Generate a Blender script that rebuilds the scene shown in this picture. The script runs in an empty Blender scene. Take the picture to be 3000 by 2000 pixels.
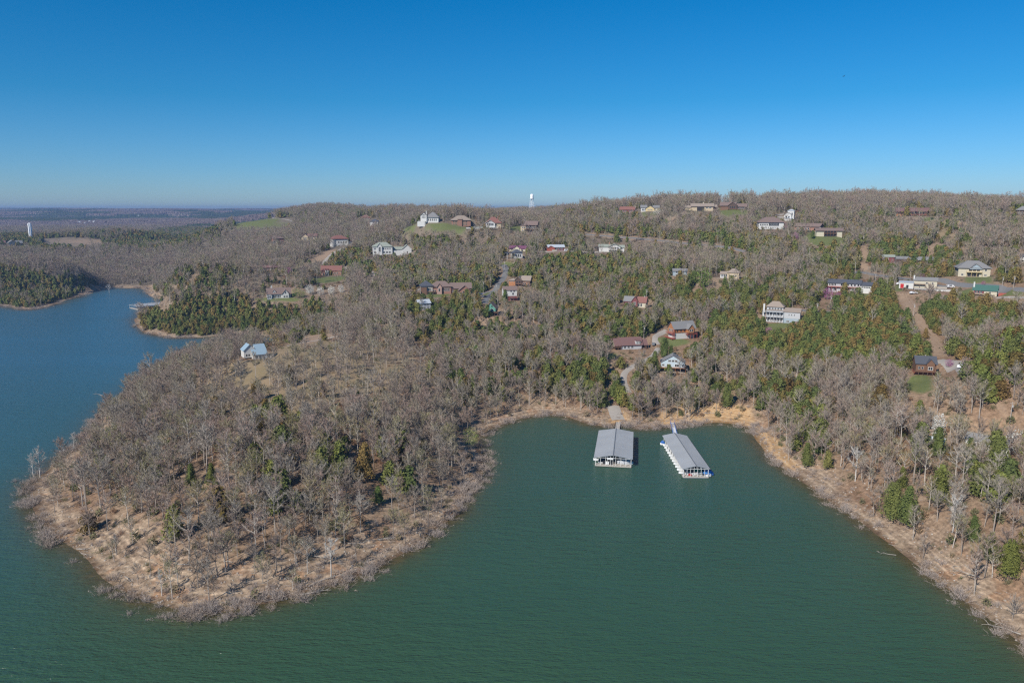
import bpy, math, random
import numpy as np
from mathutils import Vector, Matrix
R = math.radians
SC = bpy.context.scene
COL = SC.collection

# ---------------------------------------------------------------- camera
HAZE = 1.1e-4
CAM_H = 100.0; PITCH = 10.0; FPX = 2200.0
cam_d = bpy.data.cameras.new('camera'); cam = bpy.data.objects.new('camera', cam_d); COL.objects.link(cam)
cam.location = (0, 0, CAM_H); cam.rotation_euler = (R(90 - PITCH), 0, 0)
cam_d.sensor_width = 36; cam_d.lens = FPX / 3000 * 36; cam_d.clip_start = 1; cam_d.clip_end = 60000
SC.camera = cam

# ---------------------------------------------------------------- sky, sun, exposure
SUN_EL = 38.0
SUN_DIR = Vector((-0.62, -0.785, 0)).normalized()          # horizontal direction towards the sun
w = bpy.data.worlds.new('World'); SC.world = w; w.use_nodes = True
nt = w.node_tree; nt.nodes.clear()
sky = nt.nodes.new('ShaderNodeTexSky'); sky.sky_type = 'NISHITA'; sky.sun_disc = False
sky.sun_elevation = R(SUN_EL); sky.sun_rotation = math.atan2(SUN_DIR.x, SUN_DIR.y)
sky.altitude = 300; sky.air_density = 1.0; sky.dust_density = 0.3; sky.ozone_density = 3.0
# colour balance of the photograph's sky: clear deep blue overhead, pale blue at the horizon
geo_ = nt.nodes.new('ShaderNodeNewGeometry'); sx_ = nt.nodes.new('ShaderNodeSeparateXYZ'); tcw = nt.nodes.new('ShaderNodeTexCoord'); nt.links.new(tcw.outputs['Generated'], sx_.inputs[0])
rp_ = nt.nodes.new('ShaderNodeValToRGB'); nt.links.new(sx_.outputs[2], rp_.inputs[0]); els = rp_.color_ramp.elements
SKYT = [(0.0, (0.44, 0.62, 0.92)), (0.05, (0.29, 0.57, 0.90)), (0.133, (0.105, 0.51, 0.81)), (0.25, (0.02, 0.49, 0.825))]
while len(els) < len(SKYT): els.new(.5)
for el_, (p_, c_) in zip(els, SKYT): el_.position = p_; el_.color = (*c_, 1)
hs = nt.nodes.new('ShaderNodeMix'); hs.data_type = 'RGBA'; hs.blend_type = 'MULTIPLY'; hs.inputs[0].default_value = 1; nt.links.new(rp_.outputs[0], hs.inputs[7])
bg = nt.nodes.new('ShaderNodeBackground'); bg.inputs['Strength'].default_value = 0.1
wo = nt.nodes.new('ShaderNodeOutputWorld')
nt.links.new(sky.outputs[0], hs.inputs[6]); nt.links.new(hs.outputs[2], bg.inputs[0]); nt.links.new(bg.outputs[0], wo.inputs[0])
sl = bpy.data.lights.new('sun', 'SUN'); sl.energy = 4.7; sl.angle = R(0.53); sl.color = (1.0, 0.95, 0.88)
so = bpy.data.objects.new('sun', sl); COL.objects.link(so)
sv = Vector((SUN_DIR.x * math.cos(R(SUN_EL)), SUN_DIR.y * math.cos(R(SUN_EL)), math.sin(R(SUN_EL))))
so.rotation_euler = sv.to_track_quat('Z', 'Y').to_euler(); so.location = (0, 0, 400)
SC.view_settings.view_transform = 'Standard'; SC.view_settings.look = 'None'
SC.view_settings.exposure = 0.25; SC.view_settings.gamma = 1.0; SC.view_settings.use_curve_mapping = False
SC.render.engine = 'CYCLES'
SC.cycles.max_bounces = 5; SC.cycles.diffuse_bounces = 2; SC.cycles.glossy_bounces = 2; SC.cycles.transmission_bounces = 2
SC.cycles.volume_bounces = 0; SC.cycles.use_denoising = False; SC.cycles.filter_width = 1.3
SC.cycles.caustics_reflective = False; SC.cycles.caustics_refractive = False

# ---------------------------------------------------------------- projection helpers
cp, sp = math.cos(R(PITCH)), math.sin(R(PITCH))
def at_z(px, py, z=0.0):
    u = (px - 1500) / FPX; v = (py - 1000) / FPX
    dx, dy, dz = u, cp - v * sp, -sp - v * cp
    t = (z - CAM_H) / dz
    return (dx * t, dy * t, z)
def at_d(px, py, D):                       # point on the ray at ground distance D from the camera
    u = (px - 1500) / FPX; v = (py - 1000) / FPX
    dx, dy, dz = u, cp - v * sp, -sp - v * cp
    t = D / dy
    return (dx * t, D, CAM_H + dz * t)
def project(X, Y, Z):
    zc = Z - CAM_H
    depth = Y * cp - zc * sp
    up = Y * sp + zc * cp
    depth = np.maximum(depth, 1e-3)
    return 1500 + FPX * X / depth, 1000 - FPX * up / depth, depth

# ---------------------------------------------------------------- object helpers
def tag(o, label=None, cat=None, group=None, kind=None):
    if label: o['label'] = label
    if cat: o['category'] = cat
    if group: o['group'] = group
    if kind: o['kind'] = kind
    return o
def mesh_obj(name, me, parent=None, loc=(0, 0, 0)):
    o = bpy.data.objects.new(name, me); COL.objects.link(o); o.parent = parent; o.location = loc
    return o
def empty(name, loc, rz=0.0, scale=1.0):
    o = bpy.data.objects.new(name, None); COL.objects.link(o); o.location = loc; o.rotation_euler = (0, 0, rz)
    o.scale = (scale,) * 3; o.empty_display_size = 1
    return o
def mk_mesh(name, verts, faces, mats, midx=None, smooth=False):
    me = bpy.data.meshes.new(name); me.from_pydata([tuple(v) for v in verts], [], faces)
    for m in (mats if isinstance(mats, (list, tuple)) else [mats]): me.materials.append(m)
    if midx is not None: me.polygons.foreach_set('material_index', midx)
    if smooth: me.polygons.foreach_set('use_smooth', [True] * len(me.polygons))
    me.update(); return me

# ---------------------------------------------------------------- materials
def new_mat(name):
    m = bpy.data.materials.new(name); m.use_nodes = True; n = m.node_tree; n.nodes.clear()
    out = n.nodes.new('ShaderNodeOutputMaterial'); b = n.nodes.new('ShaderNodeBsdfPrincipled')
    n.links.new(b.outputs[0], out.inputs[0]); return m, n, b
def N(n, t, **kw):
    x = n.nodes.new(t)
    for k, v in kw.items(): setattr(x, k, v)
    return x
def noise(n, scale, detail=4, rough=0.55, vec=None):
    x = n.nodes.new('ShaderNodeTexNoise'); x.inputs['Scale'].default_value = scale; x.inputs['Detail'].default_value = detail
    x.inputs['Roughness'].default_value = rough
    if vec is not None: n.links.new(vec, x.inputs['Vector'])
    return x
def ramp(n, fac, stops):
    x = n.nodes.new('ShaderNodeValToRGB'); e = x.color_ramp.elements
    while len(e) < len(stops): e.new(0.5)
    for el, (p, c) in zip(e, stops): el.position = p; el.color = (*c, 1) if len(c) == 3 else c
    n.links.new(fac, x.inputs[0]); return x
def mixc(n, fac, a, b, mode='MIX'):
    x = n.nodes.new('ShaderNodeMix'); x.data_type = 'RGBA'; x.blend_type = mode
    for s, i in ((fac, 0), (a, 6), (b, 7)):
        if hasattr(s, 'is_linked') or hasattr(s, 'node'): n.links.new(s, x.inputs[i])
        else: x.inputs[i].default_value = s if i == 0 else ((*s, 1) if len(s) == 3 else s)
    return x.outputs[2]
def simple(name, col, rough=0.7, var=0.12, scale=1.5, metallic=0.0, spec=0.3):
    m, n, b = new_mat(name)
    tc = N(n, 'ShaderNodeTexCoord'); nz = noise(n, scale, 5, 0.6, tc.outputs['Object'])
    c = mixc(n, nz.outputs[0], tuple(x * (1 - var) for x in col), tuple(min(1, x * (1 + var)) for x in col))
    n.links.new(c, b.inputs['Base Color']); b.inputs['Roughness'].default_value = rough
    b.inputs['Metallic'].default_value = metallic; b.inputs['Specular IOR Level'].default_value = spec
    return m

def leafy(name, c1, c2, c3, transl=0.0):
    """foliage / twig colour: varies per instance and per clump"""
    m, n, b = new_mat(name)
    oi = N(n, 'ShaderNodeObjectInfo'); geo = N(n, 'ShaderNodeNewGeometry')
    r1 = ramp(n, oi.outputs['Random'], [(0.0, c1), (0.5, c2), (1.0, c3)])
    rp = ramp(n, geo.outputs['Random Per Island'], [(0.0, (0.62,) * 3), (1.0, (1.3,) * 3)])
    c = mixc(n, 1.0, r1.outputs[0], rp.outputs[0], 'MULTIPLY')
    n.links.new(c, b.inputs['Base Color']); b.inputs['Roughness'].default_value = 0.85
    b.inputs['Specular IOR Level'].default_value = 0.15
    return m
M_BARK = leafy('bark', (0.201, 0.167, 0.139), (0.313, 0.266, 0.223), (0.453, 0.404, 0.347))
M_TWIG = leafy('twigs', (0.359, 0.256, 0.199), (0.318, 0.266, 0.213), (0.297, 0.261, 0.142))
TW3 = [M_TWIG, leafy('grey_twigs', (0.287, 0.246, 0.199), (0.329, 0.286, 0.237), (0.380, 0.335, 0.274)), leafy('pinkish_twigs', (0.338, 0.236, 0.185), (0.380, 0.271, 0.218), (0.349, 0.256, 0.199)), leafy('olive_twigs', (0.277, 0.251, 0.123), (0.308, 0.276, 0.142), (0.329, 0.266, 0.132))]
M_TWIGG = leafy('budding_twigs', (0.22, 0.21, 0.11), (0.25, 0.25, 0.12), (0.28, 0.23, 0.12))
M_PALE = leafy('pale_bark', (0.48, 0.45, 0.40), (0.50, 0.47, 0.43), (0.55, 0.52, 0.47))
M_DRIFT = leafy('driftwood', (0.30, 0.265, 0.225), (0.38, 0.345, 0.30), (0.28, 0.25, 0.215))
M_SHRUB = leafy('shrub_twigs', (0.36, 0.28, 0.22), (0.42, 0.35, 0.30), (0.38, 0.32, 0.28))
M_CEDAR = leafy('cedar_foliage', (0.089, 0.119, 0.034), (0.143, 0.153, 0.043), (0.211, 0.141, 0.048))
CED3 = [leafy('cedar_green', (0.090, 0.113, 0.036), (0.113, 0.129, 0.039), (0.136, 0.145, 0.041)), leafy('cedar_olive', (0.132, 0.155, 0.039), (0.150, 0.166, 0.042), (0.169, 0.173, 0.044)), leafy('cedar_rusty', (0.12, 0.085, 0.028), (0.14, 0.088, 0.03), (0.11, 0.085, 0.025))]
M_PINE = leafy('pine_foliage', (0.073, 0.105, 0.028), (0.098, 0.130, 0.035), (0.138, 0.146, 0.035))
M_WHITEB = leafy('white_blossom', (0.55, 0.55, 0.50), (0.60, 0.60, 0.55), (0.66, 0.66, 0.60))
M_REDBUD = leafy('redbud_blossom', (0.30, 0.11, 0.22), (0.34, 0.13, 0.26), (0.30, 0.10, 0.18))
M_FRESH = leafy('fresh_leaves', (0.14, 0.20, 0.04), (0.20, 0.25, 0.06), (0.24, 0.28, 0.08))
M_GOLD = leafy('golden_catkins', (0.28, 0.20, 0.06), (0.30, 0.22, 0.07), (0.25, 0.20, 0.06))

# ---------------------------------------------------------------- shoreline (traced on the water plane, z = 0)
S = 3000 / 2352.0
sh_right = [(2620,1720),(2450,1560),(2352,1484),(2290,1437),(2220,1382),(2150,1331),(2080,1277),(2010,1226),(1960,1187),(1900,1150),(1850,1112),(1800,1076),(1760,1046),(1734,1010),(1730,986)]
sh_bay = [(1690,974),(1650,970),(1610,973),(1560,977),(1500,984),(1460,984),(1425,975),(1380,979),(1340,971),(1310,960),(1280,953),(1240,952),(1200,960),(1160,972),(1130,984),(1108,996)]
sh_head = [(1098,1015),(1108,1040),(1112,1068),(1108,1098),(1080,1125),(1066,1150),(1056,1178),(1030,1196),(1000,1217),(965,1245),(930,1270),(890,1290),(850,1310),(800,1332),(760,1342),(720,1352),(690,1364),(650,1378),(610,1386),(570,1390),(545,1400),(500,1408),(450,1410),(400,1397),(350,1384),(310,1372),(275,1352),(245,1335),(225,1318),(208,1292),(185,1268),(160,1254),(130,1236),(110,1218),(95,1200),(78,1180),(68,1155),(66,1130),(88,1096),(122,1060),(165,1034),(200,995),(230,960),(262,925),(290,903),(330,872),(375,846),(430,820),(480,803),(540,795),(600,791),(640,782)]
sh_pen = [(655,774),(600,773),(560,770),(520,770),(480,775),(440,776),(400,776),(360,770),(330,762),(314,750),(308,735),(322,718),(345,706),(372,700),(398,695),(384,690),(352,681),(338,670),(338,662),(300,662),(270,659),(243,660),(225,664),(195,675),(160,688),(120,701),(92,709),(64,712),(30,708),(0,702),(-160,690),(-420,700)]
shore_px = [(x * S, y * S) for x, y in sh_right + sh_bay + sh_head + sh_pen]
shore_w = [at_z(x, y)[:2] for x, y in shore_px]
water_poly = np.array(shore_w + [(-2200, 600), (-2200, -700), (700, -700), (420, 30)])
rng = np.random.default_rng(7)
# small irregularities along the waterline
def subdivide(P, step=7.0):
    out = []
    for i in range(len(P)):
        a, b = P[i], P[(i + 1) % len(P)]
        L = np.hypot(*(b - a)); k = int(min(40, max(1, L // step)))
        if L > 600: out.append(a); continue
        nrm = np.array([-(b - a)[1], (b - a)[0]]) / max(L, 1e-6)
        for j in range(k):
            t = j / k; out.append(a + (b - a) * t + nrm * (rng.normal(0, 0.7) if j else 0))
    return np.array(out)
WP = subdivide(water_poly)

def in_poly(X, Y, P):
    X = np.asarray(X, float); Y = np.asarray(Y, float)
    c = np.zeros(X.shape, bool); n = len(P)
    for i in range(n):
        x1, y1 = P[i]; x2, y2 = P[(i + 1) % n]
        if y1 == y2: continue
        m = ((y1 > Y) != (y2 > Y))
        if not m.any(): continue
        c ^= m & (X < (x2 - x1) * (Y - y1) / (y2 - y1) + x1)
    return c
def dist_poly(X, Y, P, closed=True):
    X = np.asarray(X, float); Y = np.asarray(Y, float)
    d = np.full(X.shape, 1e18); n = len(P)
    for i in range(n if closed else n - 1):
        a = P[i]; b = P[(i + 1) % n]; ex, ey = b[0] - a[0], b[1] - a[1]; L2 = ex * ex + ey * ey + 1e-9
        t = np.clip(((X - a[0]) * ex + (Y - a[1]) * ey) / L2, 0, 1)
        d = np.minimum(d, (X - a[0] - t * ex) ** 2 + (Y - a[1] - t * ey) ** 2)
    return np.sqrt(d)

# ---------------------------------------------------------------- houses: photo column, base row, distance (used for terrain too)
HB = dict(
 blue_cabin=(1970,1089,402), log_house=(1996,992,455), maroon_porch=(1848,1023,440), redcream=(1860,900,530), tower_house=(2285,945,480),
 brown_cabin=(2713,1098,342), cream_big=(2854,811,530), white_terrace=(2716,850,500), green_roof=(2884,868,470), red_long=(2487,857,540),
 dark_low=(2660,770,620), cream_ranch=(2429,693,700), arch_house=(2260,672,750), brick_low=(2362,676,740), white_step=(2303,646,800),
 ridge_dark=(2148,612,850), ridge_tan=(2052,618,850), ridge_yellow=(1904,618,900), ridge_maroon=(1838,621,920), balcony_white=(1791,738,740),
 red_small=(1630,735,730), column_house=(1508,757,700), purple_roof=(1516,736,730), tan_gable=(1521,838,620), white_red=(1495,881,565),
 green_gable=(1438,924,500), multi_wing=(1310,861,600), white_hidden=(1243,908,520), hill_white=(1256,651,850), hill_brown=(1347,652,850),
 hill_arch=(1420,670,830), hill_dark=(1549,678,830), villa=(1150,749,820), red_roof=(999,720,950), grey_small=(1096,661,1100),
 red_far=(1065,647,1150), brick_one=(812,717,1000), brick_two=(906,707,1000), brown_ranch=(792,791,800), brick_red=(972,812,780),
 cottage=(819,873,650), blue_roof=(751,1051,400), ridge_red=(2675,633,760), ridge_edge=(2996,630,720), edge_white=(2996,770,560),
 red_lower=(2717,1308,265), white_lower=(2892,1325,262), tan_deck=(2138,815,570), dark_mid=(1992,808,600), tan_left=(46,718,1300), brick_left=(4,718,1290))
CP = [(600,1200,330),(900,1100,370),(1000,1300,270),(700,1400,240),(500,1550,212),(1200,1150,350),(1300,1080,400),(1150,1000,470),(1500,1100,390),(1500,1000,470),(1700,1050,420),
 (980,987,480),(250,740,1200),(100,780,1050),(300,800,1050),(450,760,1150),(600,700,1300),(760,650,1250),(680,655,1250),(850,660,1230),(200,710,1400),(90,697,1500),(300,716,1380),
 (620,950,620),(750,900,640),(100,850,860),(700,770,880),(1100,850,640),(1000,950,560),(1100,930,540),(1350,960,500),(1600,900,560),(1650,980,470),(2150,1080,400),(2400,1100,370),(2300,1010,430),
 (2500,1250,300),(2900,1450,215),(2950,1600,190),(2950,1000,395),(2950,700,640),(2750,680,680),(2782,1033,372),(2300,700,700),(2000,680,800),(1700,680,850),(2530,795,610),(2530,713,720),
 (500,820,900),(560,880,800),(650,840,760),(1250,780,740),(1400,730,800),(1000,860,660),(900,760,850),(1200,690,840),(1300,700,810),(1650,640,950),(2960,870,450),(2570,920,450),
 (950,620,1500),(1150,625,1200),(400,690,1500),(1040,800,760),(1350,820,660),(1780,820,640),(2000,880,540),(2500,950,440)]
CPX = [(-0.45,700,38),(-0.45,1500,30),(0.55,150,22),(0.72,300,45),(0.75,500,75),(0.75,800,100),(0.55,1000,105),(0.3,1000,104),(0.12,1000,99),(0.0,1000,80),(-0.08,950,87),(0.03,900,80),(.07,1165,82),(.1,1100,87),(.14,1050,93),(0.6,1500,100),(0.3,1600,100),(0.0,1200,78),(0.03,1165,82),(-0.05,1200,82),(0.55,1275,98),(0.65,1275,94),(0.66,900,92),(-.02,1400,80),(.03,1400,82),
 (0.0,1500,90),(-0.12,1400,78),(-0.2,1600,62),(-0.3,1700,30),(-0.15,2100,55),(-0.45,2200,22),(-0.3,2200,25),(0.0,2200,88),(0.4,2200,98),(0.6,600,72),(-0.5,1100,20),(-0.6,900,30)]
pts = [at_d(*h) for h in HB.values()] + [at_d(*c) for c in CP] + [(t * Y, Y, z) for t, Y, z in CPX]
spts = []
for i in range(0, len(shore_w), 2): spts.append((shore_w[i][0], shore_w[i][1], 0.3))
pts = np.array(pts + spts + [at_z(440, 935, 1.0), at_z(480, 922, 1.5), at_z(520, 914, 2.0), at_z(560, 908, 3.0), at_z(430, 950, .8)])
# water bodies pull the surface below zero
for x, y in [(100,1500),(1700,1800),(1700,1500),(200,1000),(150,1200),(600,1850),(400,870),(2200,1500),(650,1001)]:
    p = at_z(x, y); pts = np.vstack([pts, [p[0], p[1], -3 if (x, y) != (650, 1001) else -.6]])
def tps_fit(P, lam=60.0):
    X = P[:, :2] / 100; n = len(X)
    d2 = ((X[:, None] - X[None]) ** 2).sum(-1); K = 0.5 * d2 * np.log(d2 + 1e-12)
    A = np.zeros((n + 3, n + 3)); A[:n, :n] = K + lam * 1e-4 * np.eye(n); A[:n, n] = 1; A[:n, n + 1:] = X; A[n, :n] = 1; A[n + 1:, :n] = X.T
    s = np.linalg.solve(A, np.concatenate([P[:, 2], np.zeros(3)])); return X, s
TX, TS = tps_fit(pts)
def tps(X, Y):
    sh = X.shape; x = X.ravel() / 100; y = Y.ravel() / 100; out = np.zeros(x.shape)
    out += TS[len(TX)] + TS[len(TX) + 1] * x + TS[len(TX) + 2] * y
    for (a, b), wt in zip(TX, TS[:len(TX)]):
        d2 = (x - a) ** 2 + (y - b) ** 2; out += wt * 0.5 * d2 * np.log(d2 + 1e-12)
    return out.reshape(sh)
def vnoise(X, Y, scale, seed=0, octv=3):
    """smooth lattice noise, -1..1"""
    r = np.random.default_rng(seed); T = r.uniform(-1, 1, (256, 256)); out = np.zeros(np.shape(X)); amp = 1.0; tot = 0
    x = np.asarray(X) / scale; y = np.asarray(Y) / scale
    for o in range(octv):
        xi = np.floor(x).astype(int); yi = np.floor(y).astype(int); fx = x - xi; fy = y - yi
        fx = fx * fx * (3 - 2 * fx); fy = fy * fy * (3 - 2 * fy)
        g = lambda i, j: T[(xi + i) % 256, (yi + j) % 256]
        out += amp * ((g(0, 0) * (1 - fx) + g(1, 0) * fx) * (1 - fy) + (g(0, 1) * (1 - fx) + g(1, 1) * fx) * fy)
        tot += amp; amp *= 0.5; x = x * 2.03 + 17; y = y * 2.03 + 5
    return out / tot
def far_z(X, Y):
    """valley and distant hills beyond about 2 km"""
    ang = X / np.maximum(Y, 1)
    base = 24 + vnoise(X, Y, 900, 3, 3) * 14 + np.clip(Y - 2000, 0, 2200) * .006
    def ridge(y0, wy, h, sd, lam): c = y0 + 420 * vnoise(X, X * 0, lam * 1.7, sd, 2); return h * np.exp(-((Y - c) / wy) ** 2) * (.82 + .34 * vnoise(X, X * 0 + 50, lam, sd + 1, 3))
    z = np.maximum.reduce([base, 22 + ridge(3600, 420, 32, 81, 1300), 24 + ridge(4700, 520, 50, 83, 1500), 26 + ridge(6000, 650, 62, 85, 1700), 30 + ridge(7600, 800, 74, 87, 2400), np.where(Y > 7600, 88 + vnoise(X, Y, 1500, 89, 2) * 6, 0)])
    z = z + vnoise(X, Y, 420, 91, 3) * 11 * np.clip((Y - 2600) / 900, 0, 1)
    z = np.minimum(z, 101 + vnoise(X, Y, 900, 9, 2) * 4)
    z2 = z + 52 * np.exp(-((Y - 3300) / 420) ** 2 - ((X + 700) / 520) ** 2)        # dark ridge behind the hilltop houses
    right = 1 / (1 + np.exp(-(ang + 0.10) * 40))
    plateau = 86 + vnoise(X, Y, 800, 11, 3) * 5
    return z2 * (1 - right) + plateau * right

def axis(fine0, fine1, h, end0, end1, g=1.07):
    a = list(np.arange(fine0, fine1 + h, h)); s = h
    while a[-1] < end1: s = min(s * g, 130); a.append(a[-1] + s)
    b = []; s = h; x = fine0
    while x > end0: s = min(s * g, 130); x -= s; b.append(x)
    return np.array(b[::-1] + a)
GX = axis(-330, 420, 3.0, -9000, 9000); GY = axis(110, 720, 3.0, -600, 12500)
MX, MY = np.meshgrid(GX, GY)
def heights(MX, MY):
    near = tps(np.clip(MX, -1500, 1500), np.clip(MY, 0, 2300))
    near = np.clip(near, -6, 112)
    Zf = far_z(MX, np.maximum(MY, 1500))
    t = np.clip((MY - 1700) / 700, 0, 1); t = t * t * (3 - 2 * t)
    wx = np.clip((np.abs(MX) - 0.9 * np.maximum(MY, 300)) / 800, 0, 1)
    t = np.maximum(t, wx)
    Z = near * (1 - t) + np.where(MY < 1500, 40, Zf) * t
    win = in_poly(MX, MY, WP); d = np.full(MX.shape, 500.0)
    m = (MY < 1300) & (np.abs(MX) < 1600)
    d[m] = dist_poly(MX[m], MY[m], WP)
    land = np.where(win, -1, 1)
    bump = vnoise(MX, MY, 22, 21, 3) * 0.7 + vnoise(MX, MY, 90, 22, 2) * 1.8
    bump = bump + vnoise(MX, MY, 70, 23, 2) * 3.0 * np.clip((MY - 780) / 150, 0, 1)
    f = np.clip(d / 40, 0, 1)
    Zl = np.maximum(Z, 0.10 * np.minimum(d, 50) + 0.3) * np.clip(d / 16, 0, 1) ** .8 * 1.0 + bump * f
    Zl = np.maximum(Zl, 0.06 * np.minimum(d, 30))
    Zl = np.where(d < 5, np.minimum(Zl, 0.08 + 0.22 * d), Zl)
    Zw = -np.minimum(0.10 * d, 6)
    return np.where(win, Zw, Zl), d * land
GZ, GD = heights(MX, MY)
WIDE = dict(multi_wing=24, white_terrace=20, villa=22, red_long=18, hill_arch=24, dark_low=24, cream_big=15, white_lower=12, ridge_tan=20, ridge_red=20, arch_house=15, balcony_white=16)
for k_, (hx_, hy_, hd_) in HB.items():            # level building plots
    X_, Y_, Z_ = at_d(hx_, hy_, hd_); r0_ = WIDE.get(k_, 10); m_ = (np.abs(MX - X_) < r0_ * 2.2) & (np.abs(MY - Y_) < r0_ * 2.2)
    dd_ = np.hypot(MX[m_] - X_, (MY[m_] - Y_ - 5) * 1.25); w_ = np.clip(1 - (dd_ - r0_) / (r0_ * .9), 0, 1); w_ = w_ * w_ * (3 - 2 * w_); GZ[m_] = GZ[m_] * (1 - w_) + Z_ * w_
def bil(A, X, Y):
    X = np.asarray(X, float); Y = np.asarray(Y, float)
    i = np.clip(np.searchsorted(GX, X) - 1, 0, len(GX) - 2); j = np.clip(np.searchsorted(GY, Y) - 1, 0, len(GY) - 2)
    fx = (X - GX[i]) / (GX[i + 1] - GX[i]); fy = (Y - GY[j]) / (GY[j + 1] - GY[j])
    return (A[j, i] * (1 - fx) + A[j, i + 1] * fx) * (1 - fy) + (A[j + 1, i] * (1 - fx) + A[j + 1, i + 1] * fx) * fy
gz = lambda X, Y: bil(GZ, X, Y)
gd = lambda X, Y: bil(GD, X, Y)
def hit(px, py, dmin=130, dmax=9000):
    """where the sight line through a photo position first meets the ground"""
    Ds = np.concatenate([np.arange(dmin, 1600, 1.0), np.arange(1600, dmax, 8.0)])
    u = (px - 1500) / FPX; v = (py - 1000) / FPX
    dx, dy, dz = u, cp - v * sp, -sp - v * cp
    X = dx / dy * Ds; Z = CAM_H + dz / dy * Ds; G = np.maximum(gz(X, Ds), 0)
    k = np.argmax(Z < G)
    if not (Z < G).any(): k = len(Ds) - 1
    return float(X[k]), float(Ds[k]), float(G[k])

# photo regions -------------------------------------------------
def P(s): 
    v = list(map(float, s.replace(',', ' ').split())); return np.array(v).reshape(-1, 2)
LAWN = [P('2632 1122 2690 1094 2728 1100 2740 1140 2705 1156 2650 1142'), P('2345 700 2385 672 2470 696 2480 712 2400 722'), P('2112 610 2185 610 2190 626 2130 636 2105 625'),
 P('2233 948 2290 945 2330 948 2300 962 2262 975 2238 960'), P('1913 990 1960 985 2035 1000 1975 1018 1930 1005'), P('2822 812 2905 810 2910 830 2830 828'), P('2620 835 2645 830 2650 852 2625 856'),
 P('2790 862 2850 840 2850 870 2800 875'), P('2915 850 3000 848 3000 868 2930 866'), P('2700 640 2735 632 2740 645 2705 650'), P('908 815 1000 808 1030 800 1000 822 950 830 910 826'), P('1255 858 1330 862 1290 872 1235 870'),
 P('672 655 700 644 760 640 830 645 860 655 840 664 760 668 690 664'), P('1190 665 1230 655 1340 655 1370 668 1360 682 1300 676 1230 672 1160 685'), P('1490 665 1530 660 1530 680 1495 676'), P('1770 1030 1810 1035 1800 1055 1775 1050'),
 P('1470 768 1505 768 1500 780 1470 780'),P('1420 858 1440 852 1435 864 1420 866'), P('730 872 850 870 900 878 850 884 740 880'), P('2500 858 2560 862 2540 870 2490 866'), P('1875 620 1930 620 1925 634 1880 632')]
TANS = [P('2519 713 2541 713 2546 790 2512 795'), P('2627 861 2658 861 2690 900 2720 950 2782 1033 2792 1046 2740 1044 2716 990 2672 926 2640 890'), P('2875 1135 2890 1140 2950 1198 3000 1236 3008 1252 2945 1208 2888 1160'),
 P('110 700 200 697 300 704 305 716 280 722 200 716 140 712'), P('1705 680 1800 688 1960 702 2100 715 2190 735 2190 742 2090 724 1950 712 1800 699 1710 690'), P('935 740 985 728 990 740 950 762 900 778 860 790 855 782 900 766'),
 P('880 985 985 975 990 985 900 1008 880 1010'), P('1940 640 1980 640 1980 652 1940 655'), P('2150 880 2165 878 2170 905 2150 900'), P('1765 1085 1790 1085 1800 1130 1780 1140'),
 P('2195 915 2228 912 2230 940 2205 945')]
MEADOW = [P('600 1070 760 1052 880 988 990 1000 1180 1035 1290 1085 1200 1125 1020 1160 850 1215 660 1210 560 1150'), P('2740 640 2830 640 2870 690 2800 720 2740 700')]
CEDARS = [(.75,'0 780 110 795 250 812 290 835 150 888 0 896'),(.97,'296 702 420 686 560 668 620 655 642 682 560 722 420 737 296 730'),(.85,'0 686 110 695 140 712 270 722 270 736 50 738 0 738'),
 (.36,'430 862 480 800 560 760 700 772 700 830 640 872 480 878'),(.92,'395 955 440 900 600 875 690 858 760 885 940 878 1010 930 850 965 680 975 500 980 420 965'),(.55,'955 790 990 735 1090 742 1240 765 1240 820 1060 800'),
 (.35,'1220 700 1460 700 1460 800 1220 790'),(.62,'1390 850 1480 780 1700 750 1960 780 2100 825 2260 825 2430 790 2430 870 2210 905 2050 905 1900 865 1750 870 1600 850'),
 (.55,'1180 870 1200 820 1400 790 1480 800 1450 850 1420 930 1250 960'),(.6,'1640 880 1830 890 1950 960 1850 1010 1700 990'),(.6,'1960 1040 1870 1000 1880 1080 1960 1100'),(.88,'2050 960 2230 905 2420 910 2650 955 2740 1035 2700 1065 2600 1060 2350 1060 2130 1010'),
 (.7,'1560 1090 1640 1040 1760 1050 1840 1070 1890 1190 1800 1210 1650 1190 1540 1140'),(.85,'2225 1120 2330 1120 2410 1150 2390 1250 2280 1250 2230 1190'),(.85,'2690 880 2800 870 3000 900 3000 950 2800 945 2700 920'),(.85,'2430 850 2620 840 2640 900 2660 940 2520 930 2440 900'),
 (.5,'2600 1420 2700 1400 2800 1460 3000 1620 3000 1740 2860 1670 2700 1560 2590 1480'),(.5,'2280 1240 2420 1240 2460 1380 2340 1360'),(.45,'1200 960 1400 940 1420 1060 1220 1060'),(.6,'2380 740 2440 690 2520 720 2525 800 2420 820 2380 780'),
 (.7,'2545 720 2560 790 2800 800 2800 740 2700 720 2600 690'),(.35,'1560 600 1900 620 1960 690 1600 700'),(.5,'1960 690 2220 690 2380 720 2200 760 2000 740'),(.35,'840 930 1000 980 1120 1050 1060 1080 950 1010 840 1000'),(.3,'1240 950 1400 1050 1380 1180 1260 1100'),
 (.3,'760 1180 880 1180 880 1460 760 1440'),(.3,'980 1270 1200 1270 1200 1400 1010 1400'),(.5,'2640 1240 2760 1330 2660 1340'),(.4,'2780 1260 2960 1290 2960 1420 2800 1400'),(.4,'1790 870 2000 930 2180 1000 2100 1060 1990 1000'),(.5,'2780 950 3000 950 3000 1150 2880 1130 2800 1040')]
CEDARS = [(f, P(s)) for f, s in CEDARS]
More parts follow.
